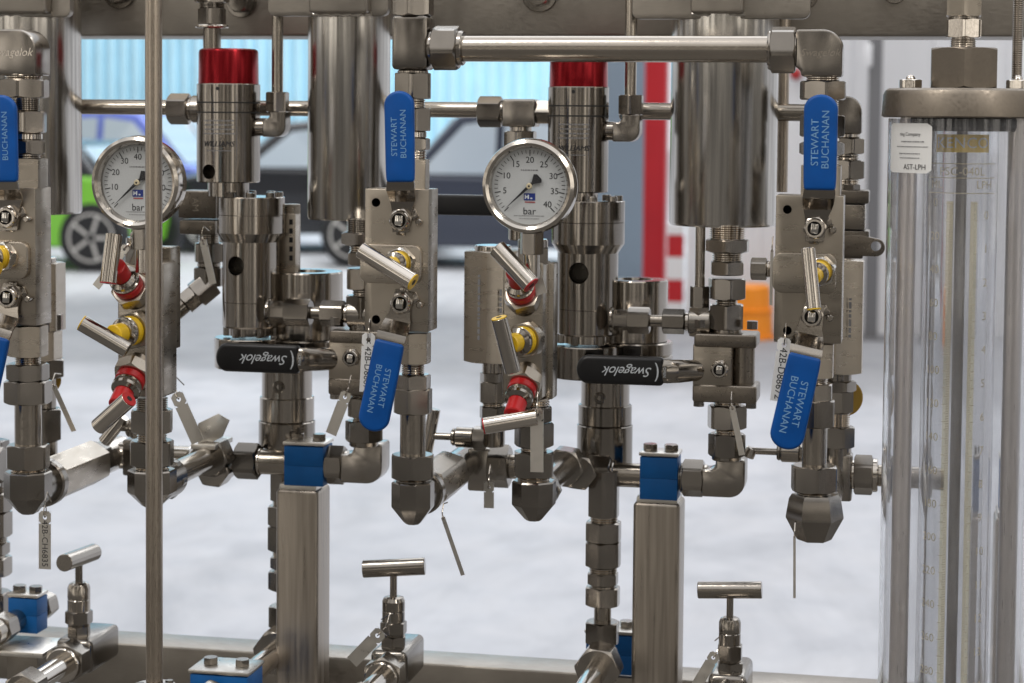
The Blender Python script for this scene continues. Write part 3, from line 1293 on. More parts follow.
# ================================================================== CROSS TUBES
# front tube along the top
def short_pipe(name, label, y, d, items, cat='pipe', group=None, xr=None):
    xs = [q for it in items for q in it[:2]]
    T = Thing(name, label, cat, at(sum(xs) / len(xs), y, d), group)
    row(T, y, d, items, xr)
    return T


T = short_pipe('cross_tube', 'bright horizontal tube across the top between the two tall nuts', 49, 0, [(448, 786, 26, 'u')])
T = short_pipe('back_tube', 'horizontal tube behind the pumps at mid height of the red caps', 109, .25, [(60, 182, 15, 'u'), (250, 480, 15, 'u'), (620, 860, 16, 'u')], xr=360)
T = short_pipe('tube_fitting', 'fitting joining the back tube to the left pump', 109, .225, [(170, 190, 30, 'n', 'forged', .52), (188, 194, 22, 'r'), (193, 206, 26, 'r', 'forged')], 'pipe fitting')
d = .235
T = short_pipe('tee_fitting', 'tee fitting directly above the middle gauge', 112, d, [(479, 502, 31, 'n', 'forged', .52), (500, 506, 22, 'r'), (536, 551, 26, 'n')], 'pipe fitting')
tee_body(T, 504, 538, 99, 127, d)
column(T, 520, d, [(126, 132, 22, 'r'), (131, 150, 34, 'n'), (150, 240, 22, 'r')])


# ================================================================== LEVER (blue sleeve)
def lever(T, piv, gb, tip, w, d0, color='blue', lines=('STEWART', 'BUCHANAN'), tsize=.0062, neck='turned', lift=.020):
    """piv: pivot, gb: middle of the sleeve's open end, tip: end of the sleeve"""
    dg = d0 - lift
    p0 = at(piv[0], piv[1], d0 - .004)
    pb = at(gb[0], gb[1], dg)
    p1 = at(tip[0], tip[1], dg)
    k = S(tip[0], tip[1], dg)
    Ldir = V((p1.x - pb.x, 0, p1.z - pb.z))
    gl = Ldir.length
    Ldir.normalize()
    N = V((0, -1, 0))
    Wd = N.cross(Ldir)              # 90 degrees counter-clockwise seen from the front
    hw = w * k / 2
    o = V((p0.x, d0 - .004, p0.z))
    q = V((pb.x - p0.x, 0, pb.z - p0.z))
    g0 = q.dot(Ldir)
    side = q.dot(Wd)
    # bent metal strip
    prof = [(-hw * .8, 0), (g0 * .30, 0), (g0 * .48, .001), (g0 * .62, .006), (g0 * .78, lift * .8), (g0 * .92, lift - .0015), (g0 * 1.1, lift), (g0 + gl * .3, lift)]
    wid = [hw * .55, hw * .70, hw * .84, hw * .92, hw * .95, hw * .95, hw * .88, hw * .8]
    t = .0028
    mb = MB()
    rs = []
    for (l, n), ww in zip(prof, wid):
        q = o + Ldir * l + N * n + Wd * side * min(max(l / g0, 0), 1)
        rs.append([q + Wd * ww, q - Wd * ww, q - Wd * ww + N * t, q + Wd * ww + N * t])
    mb.rings(rs, neck)
    lv = T.part('lever', mb)
    # sleeve
    th = .0085
    n = 14
    poly = [(0, -hw * .93), (gl * .12, -hw * .97)]
    poly += [(gl - hw * .9 + hw * .9 * math.sin(PI * i / n), -hw * math.cos(PI * i / n)) for i in range(n + 1)]
    poly += [(gl * .12, hw * .97), (0, hw * .93)]
    q = o + Ldir * g0 + Wd * side + N * (lift - th / 2 + t / 2)
    mb = MB()
    mb.prism(poly, q, Ldir, Wd, N, th, color, .0030, 4)
    top = q + N * (th + .0002)
    if lines:
        for i, s_ in enumerate(lines):
            c = top + Ldir * (gl * (.50 if i == 0 else .53)) + Wd * (hw * (.30 if i == 0 else -.32))
            mb.text(s_, flat(c, Ldir, Wd), tsize, 'palegrey')
    T.part('grip', mb, lv)
    return lv


def stem_nut(T, x, y, d, r, ears=True):
    k = S(x, y, d)
    p = at(x, y, d)
    mb = MB()
    mb.hexn(p + V((0, .004, 0)), p + V((0, -.004, 0)), r * k * 1.12, 'turned', .2)
    q = p + V((0, -.004, 0))
    mb.lathe(q, -Y, [(0, r * k * .95), (.004, r * k * .92), (.005, r * k * .84), (.005, r * k * .66), (.001, r * k * .62)], 'bright', 32, False, False)
    T.part('stem_nut', mb)
    mb = MB()
    mb.lathe(q, -Y, [(0, r * k * .66), (.0005, r * k * .64)], 'dark', 24)
    mb.box(q + V((0, -.003, 0)), r * k * .76, .007, r * k * .98, 'chrome', Matrix.Rotation(.1, 3, 'Y'), .0016, 3)
    T.part('valve_stem', mb)
    if not ears:
        return
    mb = MB()
    p2 = at(x + 18, y + 2, d)
    mb.cyl(p2 + V((0, .006, 0)), p2 + V((0, -.004, 0)), .0034, 'turned', 16, .001)
    T.part('stop_pin', mb)
    mb = MB()
    mb.box(p + V((0, .0045, .0)), .010, .003, .032, 'turned', Matrix.Rotation(.08, 3, 'Y'), .0012)
    mb.box(p + V((.008, .0048, .003)), .018, .003, .010, 'turned', Matrix.Rotation(-.5, 3, 'Y'), .0012)
    T.part('stop_plate', mb)


def tbar(T, base, bd, hub, hd, e0, e1, dia, col, endat=1, nutr=14, hexk='block', second=True):
    """small bleed valve: hex bonnet, coloured rings, T bar"""
    p = at(base[0], base[1], bd)
    q = at(hub[0], hub[1], hd)
    k = S(base[0], base[1], bd)
    a = (q - p)
    L = a.length
    a.normalize()
    r = nutr * k
    mb = MB()
    mb.hexn(p, p + a * L * .22, r, hexk, .3)
    bon = T.part('bonnet', mb)
    mb = MB()
    mb.cyl(p + a * L * .22, p + a * L * .36, r * .74, col, 28, .001)
    if second:
        mb.cyl(p + a * L * .56, p + a * L * .86, r * .50, col, 24, .001)
    T.part('colour_ring', mb, bon)
    mb = MB()
    mb.lathe(p, a, [(L * .36, r * .55), (L * .37, r * .7), (L * .42, r * .74), (L * .44, r * .66), (L * .47, r * .74), (L * .52, r * .72), (L * .56, r * .5)], 'turned', 28)
    T.part('packing_nut', mb, bon)
    a0, a1 = at(e0[0], e0[1], hd + (.004 if endat else -.005)), at(e1[0], e1[1], hd + (-.005 if endat else .004))
    mb = MB()
    mb.cyl(a0, a1, dia * k / 2, 'bright', 36, .0006)
    T.part('t_bar', mb)
    mb = MB()
    ee, oo = (a1, a0) if endat else (a0, a1)
    v = (ee - oo).normalized()
    mb.cyl(ee - v * .0006, ee + v * .0008, dia * k / 2 * .98, col, 28, .0003)
    mb.cyl(ee + v * .0006, ee + v * .0010, dia * k / 2 * .35, 'dark', 16)
    T.part('end_cap', mb)


# ================================================================== DOUBLE BALL VALVE BLOCKS
def valve_block(x0, y0, s, label, up, low, bleed):
    d = -.02
    k = S(x0 + 30, y0 + 70, d)
    L = lambda u, v: (x0 + u * s, y0 + v * s)
    a, b = at(*L(0, 0), d), at(*L(63, 144), d)
    T = Thing('ball_valve', label, 'ball valve', V(((a.x + b.x) / 2, 0, b.z)), 'double ball valves with blue levers')
    mb = MB()
    mb.box(V(((a.x + b.x) / 2, 0, (a.z + b.z) / 2)), b.x - a.x, .04, a.z - b.z, 'block', None, .0012, 2)
    o = T.part('body', mb)
    cs = []
    for (u, v) in ((11, 14), (11, 131)):
        p = at(*L(u, v), d)
        cb = MB()
        cb.cyl(p - V((0, .01, 0)), p + V((0, .025, 0)), 4.3 * k * s, 'dark', 20)
        cs.append(cb)
    cut(o, T.o, cs)
    # raised centre plate
    a, b = at(*L(-2.5, 55), d), at(*L(58, 95), d)
    w, h = b.x - a.x, a.z - b.z
    r = .009
    poly = []
    for cx, cy, t0 in ((w - r, -r, 0), (r, -r, PI / 2), (r, -h + r, PI), (w - r, -h + r, 1.5 * PI)):
        poly += [(cx + r * math.cos(t0 + PI / 2 * i / 5), cy + r * math.sin(t0 + PI / 2 * i / 5)) for i in range(6)]
    mb = MB()
    mb.prism(poly, V((a.x, d - .010, a.z)), X, Z, Y, .0095, 'block', .0012, 2)
    T.part('centre_plate', mb)
    for (piv, gb, tip, w) in (up, low):
        lever(T, piv, gb, tip, w, d, tsize=.0064 * w / 30)
        stem_nut(T, piv[0], piv[1], d - .007, 10.5 * s)
    base, hub, e0, e1, dia, endat = bleed
    tbar(T, base, d - .010, hub, d - .052, e0, e1, dia, 'yellow', endat, 15.5 * s, 'chrome')
    return T


G1 = valve_block(-25, 187, .965, 'double ball valve block with two blue levers cut by the left edge',
                 ((9, 217), (5.5, 182), (3, 95), 31), ((10, 297), (-2, 335), (-21, 420), 30), ((6, 257), (-24, 258), (-50, 247), (-3, 270), 16, 1))
G2 = valve_block(365, 188.5, 1.0, 'double ball valve block with two blue levers left of the middle gauge',
                 ((401, 220), (402, 182), (400.5, 91), 29.5), ((402, 303), (391.4, 341), (373, 430), 30.5), ((402, 262), (386, 266), (361, 250), (413, 282), 17, 1))
G3 = valve_block(776, 195, 1.035, 'double ball valve block with two blue levers beside the clear meter tube',
                 ((815, 228), (820, 190), (821.5, 94.5), 34), ((812, 316), (805.7, 354.7), (784.5, 448), 34.5), ((822, 270), (811, 279), (808, 248), (814, 309), 14, 1))

# ------------------------------------------------------------------ fittings above and below the blocks
# middle, above
T = Thing('fitting_stack', 'stack of nuts and tee above the middle ball valve block', 'pipe fitting', at(413, 189, 0), 'fitting stacks above the ball valves')
column(T, 413, 0, [(-40, 16, 42, 'n', 'forged', 0), (70, 74, 30, 'r'), (73, 99, 40, 'n', 'forged', .22), (99, 108, 24, 't'), (108, 131, 39, 'n', 'forged', .3), (131, 138, 27, 'r', 'bright'), (138, 150, 36, 'n'), (150, 160, 27, 't'), (159, 190, 35, 'h')])
tee_body(T, 396, 431, 16, 70, 0)
row(T, 48, 0, [(429, 436, 32, 'r', 'bright'), (434, 459, 46, 'n', 'forged', .22), (458, 464, 34, 'r')])
# right, above
T = Thing('fitting_stack', 'stack of nuts and elbow above the right ball valve block', 'pipe fitting', at(822, 195, 0), 'fitting stacks above the ball valves')
row(T, 50, 0, [(768, 773, 40, 'r'), (771, 796, 50, 'n', 'forged', .22), (795, 800, 34, 'r', 'bright')])
side_elbow(T, 797, 843, 30, 77, 0, 'tr', text='Swagelok')
column(T, 822, 0, [(74, 83, 34, 't'), (81, 100, 50, 'n', 'forged', .2), (100, 115, 32, 't'), (115, 137, 48, 'n', 'forged', .3), (137, 142, 34, 'r', 'bright'), (142, 155, 46, 'n'), (155, 166, 34, 't'), (165, 197, 46, 'h')])
# left, above
T = Thing('fitting_stack', 'stack of nuts and elbow above the left ball valve block', 'pipe fitting', at(22, 189, 0), 'fitting stacks above the ball valves')
side_elbow(T, -4, 43, 30, 76, 0, 'tr', text='Swagelok')
row(T, 52, 0, [(-60, -28, 26, 'u'), (-32, -8, 48, 'n'), (-8, -2, 34, 'r')])
column(T, 24, 0, [(73, 80, 34, 't'), (79, 98, 49, 'n', 'forged', .2), (98, 112, 30, 't'), (111, 133, 45, 'n', 'forged', .3), (133, 140, 34, 'r', 'bright'), (140, 154, 42, 'n'), (154, 160, 30, 't'), (158, 188, 44, 'h')])


def below(x, s, y0, label, items, ely, elw, barrel, **kw):
    T = Thing('fitting_stack', label, 'pipe fitting', at(x, ely[1], 0), 'fitting stacks below the valves')
    column(T, x, 0, items)
    o, ez = front_elbow(T, x, ely[0], ely[1], elw, 0, **kw)
    c = at(x, ely[0], 0)
    k = S(x, ely[0], 0)
    for (d0, d1, w, kind, *kk) in barrel:
        piece(T, V((c.x, d0, ez)), V((c.x, d1, ez)), w * k, kind, *kk)
    return c.x, ez


below(413, 1, 333, 'nuts tube and pointed elbow below the middle ball valve block',
      [(332, 363, 36, 'h'), (363, 374, 22, 't'), (374, 389, 36, 'n', 'forged', 0), (388, 413, 40, 'n', 'forged', .06), (412, 457, 25, 'u'), (454, 478, 46, 'n', 'forged', .2), (477, 483, 32, 't')],
      (481, 523), 42, [(.034, .05, 44, 'f'), (.05, .16, 48, 'n', 'block', .3), (.16, .18, 38, 'n'), (.18, .24, 32, 'r')])
below(815, 1, 344, 'nuts tube and pointed elbow below the right ball valve block',
      [(343, 377, 40, 'h'), (377, 384, 24, 't'), (383, 400, 38, 'n', 'forged', 0), (399, 426, 44, 'n', 'forged', .06), (424, 470, 25, 'u'), (465, 491, 50, 'n', 'forged', .2), (490, 496, 34, 't')],
      (494, 541), 58, [(.024, .04, 40, 'f'), (.04, .20, 48, 'n', 'block', .3), (.20, .27, 38, 'r')], rot=.12, n=6, prof=((-1, .55), (-.98, .6), (-.52, 1), (-.48, 1)))
below(28, 1, 326, 'nuts tube and pointed elbow below the left ball valve block',
      [(325, 356, 38, 'h'), (355, 364, 24, 't'), (363, 380, 40, 'n', 'forged', 0), (380, 403, 46, 'n', 'forged', .06), (402, 447, 25, 'u'), (444, 468, 42, 'n', 'forged', .2), (467, 473, 32, 't')],
      (471, 511), 44, [(.034, .048, 46, 'f'), (.048, .17, 46, 'n', 'block', .5236), (.17, .19, 40, 'n'), (.19, .25, 34, 'r')])


# ================================================================== GAUGES
def gauge(x, y, r, label, nums, dtop, dlabels, step):
    d = -.055
    k = S(x, y, d)
    c = at(x, y, d)
    R = r * k
    T = Thing('pressure_gauge', label, 'pressure gauge', c - V((0, 0, R)), 'round dial gauges')
    mb = MB()
    mb.lathe(c, Y, [(-.006, R * .80), (-.010, R * .84), (-.012, R * .90), (-.010, R * .97), (-.003, R), (.004, R), (.006, R * .96), (.008, R * .955), (.012, R * .955)], 'bright', 96, False, False)
    mb.lathe(c, Y, [(-.006, R * .80), (-.001, R * .80)], 'turned', 96, False, False)
    T.part('bezel', mb)
    mb = MB()
    mb.lathe(c, Y, [(.006, R * .94), (.018, R * .94), (.021, R * .9), (.021, R * .05)], 'bright', 96)
    T.part('case', mb)
    # dial
    f0 = c + V((0, -.0015, 0))
    mb = MB()
    mb.lathe(f0, -Y, [(-.001, R * .81), (0, R * .81)], 'dial', 72)
    pf = flat(f0 + V((0, -.0003, 0)), X, Z)
    a0, a1 = rad(225), rad(-45)
    top = nums[-1]
    n = 80 if step == 5 else 80
    for i in range(n + 1):
        t = a0 + (a1 - a0) * i / n
        if i % 2 and True:
            continue
        major = i % 10 == 0
        r0, r1, w = (R * .63, R * .755, R * .010) if major else (R * .68, R * .755, R * .006)
        u, v = (math.cos(t), math.sin(t)), (-math.sin(t), math.cos(t))
        mb.add([pf(u[0] * r0 + v[0] * w, u[1] * r0 + v[1] * w), pf(u[0] * r0 - v[0] * w, u[1] * r0 - v[1] * w),
                pf(u[0] * r1 - v[0] * w, u[1] * r1 - v[1] * w), pf(u[0] * r1 + v[0] * w, u[1] * r1 + v[1] * w)], [(0, 1, 2, 3)], 'ink')
    for q in nums[1:]:
        t = a0 + (a1 - a0) * q / top
        cc = pf(math.cos(t) * R * .54, math.sin(t) * R * .54)
        mb.text(str(q), flat(cc, X, Z), R * .130, 'ink')
    mb.text('bar', flat(pf(0, -R * .53), X, Z), R * .15, 'ink')
    mb.dashes(flat(pf(0, R * .32), X, Z), 1, R * .40, R * .030, R * .06, 'darkgrey')
    mb.dashes(flat(pf(0, -R * .63), X, Z), 1, R * .66, R * .018, R * .06, 'darkgrey')
    mb.dashes(flat(pf(0, -R * .69), X, Z), 1, R * .46, R * .018, R * .06, 'darkgrey')
    # maker's panel: blue field with white marks over a red line
    q0 = V((0, -.0002, 0))
    pl = flat(f0 + V((0, -.0005, 0)), X, Z)
    mb.add([pl(-R * .12, -R * .30), pl(R * .12, -R * .30), pl(R * .12, -R * .15), pl(-R * .12, -R * .15)], [(0, 1, 2, 3)], 'logo')
    mb.add([pl(-R * .10, -R * .345), pl(R * .12, -R * .345), pl(R * .12, -R * .325), pl(-R * .10, -R * .325)], [(0, 1, 2, 3)], 'logored')
    pl = flat(f0 + V((0, -.0007, 0)), X, Z)
    for (ua, ub, va, vb) in ((-.10, -.075, -.27, -.18), (-.04, -.01, -.27, -.18), (-.075, -.04, -.24, -.21), (.02, .06, -.27, -.24)):
        mb.add([pl(R * ua, R * va), pl(R * ub, R * va), pl(R * ub, R * vb), pl(R * ua, R * vb)], [(0, 1, 2, 3)], 'print')
    T.part('dial', mb, recalc=False)
    # needle
    t = rad(223)
    u, v = V((math.cos(t), 0, math.sin(t))), V((-math.sin(t), 0, math.cos(t)))
    nz = f0 + V((0, -.0022, 0))
    mb = MB()
    poly = [(R * .70, 0), (R * .0, R * .035), (-R * .10, R * .03), (-R * .24, R * .12), (-R * .29, R * .07), (-R * .29, -R * .07), (-R * .24, -R * .12), (-R * .10, -R * .03), (0, -R * .035)]
    mb.prism(poly, nz, u, v, V((0, -1, 0)), .0008, 'ink')
    nd = T.part('needle', mb)
    mb = MB()
    mb.lathe(nz, -Y, [(0, R * .065), (.0018, R * .06), (.0024, R * .05)], 'goldpale', 24)
    mb.lathe(nz + V((0, -.0024, 0)), -Y, [(0, R * .022), (.0004, R * .02)], 'ink', 16)
    T.part('hub', mb, nd)
    mb = MB()
    mb.lathe(c, -Y, [(.0048, R * .80), (.0062, R * .80)], 'lens', 72)
    T.part('glass', mb)
    mb = MB()
    e = c + V((R * .0, .012, -R * .9))
    mb.hexn(e + V((0, 0, -.026)), e, .0125, 'forged', .4)
    mb.cyl(e + V((0, 0, -.05)), e + V((0, 0, -.026)), .008, 'bright', 24)
    T.part('stem', mb)
    return T


gauge(138.5, 182.5, 44.5, 'round pressure gauge half hidden behind the upright tube', (0, 10, 20, 30, 40, 50, 60, 70, 80), 0, 0, 10)
gauge(530, 186, 47, 'fully visible round pressure gauge in the middle of the skid', (0, 5, 10, 15, 20, 25, 30, 35, 40), 0, 0, 5)


# ================================================================== BLEED MANIFOLDS UNDER THE GAUGES
def manifold(x0, x1, y0, y1, dep, label, valves, colx, boss):
    d = -.015
    a, b = at(x0, y0, d), at(x1, y1, d)
    T = Thing('bleed_manifold', label, 'valve manifold', V(((a.x + b.x) / 2, d + dep / 2, b.z)), 'three valve manifolds under the gauges')
    w, h = b.x - a.x, a.z - b.z
    mb = MB()
    mb.box(V(((a.x + b.x) / 2, d + dep / 2, (a.z + b.z) / 2)), w, dep, h, 'block', None, .003, 3)
    T.part('body', mb)
    for v in valves:
        base, hub, e0, e1, dia, col, endat = v
        a_, q_ = at(base[0], base[1], d - .001), at(hub[0], hub[1], d - .05)
        mb = MB()
        n = (q_ - a_).normalized()
        mb.cyl(a_ - n * .012, a_ + n * .0025, .0135, 'block', 32, .002)
        T.part('boss', mb)
        tbar(T, base, d - .0015, hub, d - .052, e0, e1, dia, col, endat, 19, 'block')
    return T


T = manifold(117, 163, 262, 398, .042, 'valve manifold with three bleed handles under the left gauge', [
    ((134, 294), (112, 262), (114, 234), (108, 283), 15.5, 'red', 1),
    ((138, 329), (109, 336), (82, 323), (128, 350), 15.5, 'yellow', 0),
    ((136, 368), (115, 412), (129, 399), (98, 427), 16, 'red', 0)], 152, None)
column(T, 142, 0, [(228, 238, 20, 'n'), (237, 246, 30, 'r'), (245, 264, 34, 'n', 'forged', .2)])
mb = MB()
a, b = at(150, 246, .035), at(176, 349, .035)
mb.box((a + b) / 2, b.x - a.x, .03, a.z - b.z, 'block', None, .002)
T.part('back_plate', mb)

T = manifold(503, 542, 262, 400, .042, 'valve manifold with three bleed handles under the middle gauge', [
    ((524, 300), (514, 267), (497, 248), (531, 285), 18, 'red', 1),
    ((529, 339), (506, 345), (499, 318), (513, 372), 15.5, 'yellow', 0),
    ((526, 378), (511, 421), (484, 426), (537, 417), 16, 'red', 0)], 533, None)
column(T, 533, 0, [(230, 240, 20, 'n'), (239, 248, 30, 'r'), (247, 264, 34, 'n', 'forged', .2)])
mb = MB()
a, b = at(528, 262, .03), at(555, 398, .03)
mb.box((a + b) / 2, b.x - a.x, .026, a.z - b.z, 'block', None, .002)
T.part('back_plate', mb)

below(152, 1, 398, 'nuts and pointed elbow below the left bleed manifold', [(397, 410, 30, 't'), (409, 432, 43, 'n', 'forged', .3), (432, 441, 28, 't'), (440, 465, 44, 'n', 'forged', .2), (465, 471, 32, 't')],
      (469, 505), 46, [(.034, .046, 42, 'n'), (.046, .19, 24, 'u'), (.17, .20, 42, 'n')])
below(534, 1, 400, 'nuts and pointed elbow below the middle bleed manifold', [(398, 408, 30, 't'), (406, 421, 38, 'n', 'forged', .3), (422, 446, 40, 'n', 'forged', .5), (446, 453, 26, 't'), (451, 476, 44, 'n', 'forged', .2), (475, 481, 32, 't')],
      (480, 520), 44, [(.034, .046, 42, 'n'), (.046, .19, 24, 'u'), (.17, .20, 44, 'n')])

# ================================================================== FILTER COLUMNS (hex bars) BEHIND THE BLOCKS
DF = .20


def filter_col(x, w, y0, y1, under, label, disc=None):
    T = Thing('check_valve', label, 'check valve', at(x, under[-1][1], DF), 'upright hexagonal check valves')
    k = S(x, y0, DF)
    column(T, x, DF, [(y0, y1, w, 'h', 'block', 0)])
    column(T, x, DF, [(y0 - 5, y0 + 1, w * .6, 'r', 'bright')])
    column(T, x, DF, under)
    mb = MB()
    c = at(x, (y0 + y1) / 2, DF)
    fy = DF - w * k / 2 * math.cos(PI / 6) - .0004
    for i, xx in enumerate((-.16, .02, .2)):
        mb.dashes(flat(V((c.x + xx * w * k, fy, c.z)), -Z, X), 1, (y1 - y0) * k * (.6 - .1 * i), .0035, .004, 'darkgrey')
    T.part('etched_plate', mb, recalc=False)
    if disc:
        p = at(disc[0], disc[1], DF + .01)
        mb = MB()
        mb.lathe(p, V((.5, -1, 0)).normalized(), [(-.002, disc[2] * k), (.002, disc[2] * k), (.003, disc[2] * k * .9)], 'amber', 32)
        T.part('amber_disc', mb)
    return T


filter_col(493, 60, 250, 361, [(360, 373, 22, 'r'), (372, 382, 27, 'n'), (381, 402, 30, 'n', 'forged', .3), (402, 408, 22, 't'), (406, 418, 28, 'n'), (418, 446, 24, 'r')],
           'upright hexagonal check valve left of the middle bleed manifold', (501, 390, 14))
filter_col(838, 58, 259, 372, [(371, 381, 26, 'r'), (380, 391, 36, 'n'), (390, 412, 32, 'n', 'forged', .3), (412, 428, 24, 't'), (426, 447, 36, 'n', 'forged', .3), (446, 470, 28, 'r')],
           'upright hexagonal check valve behind the right ball valve block', (846, 398, 18))
filter_col(42, 44, 262, 330, [(312, 330, 46, 'n'), (330, 360, 38, 'h'), (358, 377, 46, 'n'), (377, 408, 26, 'r'), (408, 440, 38, 'n'), (440, 455, 28, 'r')],
           'hexagonal check valve behind the left ball valve block', (46, 380, 14))


def back_tee(x0, x1, y0, y1, d, label, rown):
    T = Thing('tee_fitting', label, 'pipe fitting', at((x0 + x1) / 2, y1, d), 'tee fittings at the back of the bottom row')
    tee_body(T, x0, x1, y0, y1, d)
    row(T, (y0 + y1) / 2, d, rown)
    return T


back_tee(470, 492, 446, 490, .225, 'tee fitting with side nut left of the middle pointed elbow', [(491, 495, 28, 'r', 'bright'), (490, 510, 44, 'n', 'forged', .5), (510, 600, 24, 'u')])
back_tee(126, 146, 438, 475, .225, 'tee fitting behind the left bleed manifold', [(120, 128, 26, 'r'), (145, 162, 40, 'n', 'forged', .5), (162, 190, 22, 'u'), (176, 192, 24, 'n', 'chrome')])
back_tee(828, 852, 452, 500, .20, 'tee fitting between the right pointed elbow and the clear meter tube', [(851, 857, 30, 'r', 'bright'), (854, 873, 42, 'n', 'forged', .5), (872, 878, 34, 'r', 'bright'), (878, 930, 22, 'u')])
back_tee(-30, -4, 440, 490, .2, 'tee fitting cut by the left edge', [(-4, 4, 34, 'n')])


# ================================================================== REAR NEEDLE VALVES POINTING SIDEWAYS
def side_needle(bar0, bar1, rx0, rx1, y, bx1, label, d=.19):
    T = Thing('needle_valve', label, 'needle valve', at(bx1, y + 10, d), 'small needle valves lying sideways')
    k = S(rx0, y, d)
    a, b = at(bar0[0], bar0[1], d), at(bar1[0], bar1[1], d)
    mb = MB()
    mb.cyl(a, b, 6 * k, 'bright', 28, .0006)
    T.part('t_bar', mb)
    row(T, y, d, [(rx0, rx1 + 1, 7, 'u', 'turned'), (rx1, rx1 + 4, 17, 'r'), (rx1 + 4, bx1, 20, 'r', 'turned'), (bx1, bx1 + 12, 24, 'n')])
    return T


side_needle((434.5, 409), (426, 454), 430, 452, 437, 474, 'sideways needle valve with short bar right of the middle slanted blue lever')
side_needle((124, 417), (104, 442), 116, 128, 428, 136, 'sideways needle valve with short bar below the left bleed manifold', .12)
side_needle((752, 448), (748, 457), 751, 777, 452, 800, 'sideways needle valve behind the right slanted blue lever')

# small side port and eye bracket at the right block
T = short_pipe('side_port', 'small nut and threaded stub on the left side of the right ball valve block', 269, 0, [(751, 767, 23, 'n', 'forged', .5), (765, 779, 17, 't')], 'pipe fitting')
d = .14
T = Thing('eye_bracket', 'steel flanged coupling with drilled ear right of the right ball valve block', 'bracket', at(850, 256, d))
k = S(850, 240, d)
c = at(856, 246, d)
hw = 29 * k
poly = [(-.03, .008), (.004, .010), (.018, .008)]
mb = MB()
ex = at(876, 246, d).x - c.x
n = 10
poly = [(-.035, .010), (ex * .2, .012)] + [(ex + .0095 * math.sin(PI * i / n), .0095 * math.cos(PI * i / n) - .001) for i in range(n + 1)] + [(-.035, -.010)]
mb.prism(poly, c + V((0, -.004, 0)), X, Z, Y, .008, 'cast', .001)
o = T.part('ear', mb)
cb = MB()
q = at(876, 246, d)
cb.cyl(q - V((0, .03, 0)), q + V((0, .03, 0)), 5 * k, 'dark', 20)
cut(o, T.o, [cb])
for (ya, yb, w, kk) in ((190, 204, 54, 'cast'), (204, 230, 46, 'block'), (230, 242, 54, 'cast'), (251, 259, 42, 'cast')):
    a, b = at(842 - w / 2 + 4, ya, d), at(842 + w / 2, yb, d)
    mb = MB()
    mb.box((a + b) / 2 + V((0, .02, 0)), b.x - a.x, .04, a.z - b.z, kk, None, .002)
    T.part('flange', mb)
column(T, 848, d + .02, [(184, 191, 24, 'n'), (242, 252, 22, 'n')])
# outlet stack behind the right upright lever
T = Thing('fitting_stack', 'elbow and nuts just right of the right upright blue lever', 'pipe fitting', at(850, 190, .19), 'fitting stacks above the ball valves')
side_elbow(T, 824, 862, 96, 134, .19, 'tr')
column(T, 847, .19, [(133, 138, 26, 'r', 'bright'), (138, 154, 36, 'n', 'forged', .3), (154, 161, 24, 't'), (160, 179, 38, 'n', 'forged', .2), (179, 190, 26, 't')])


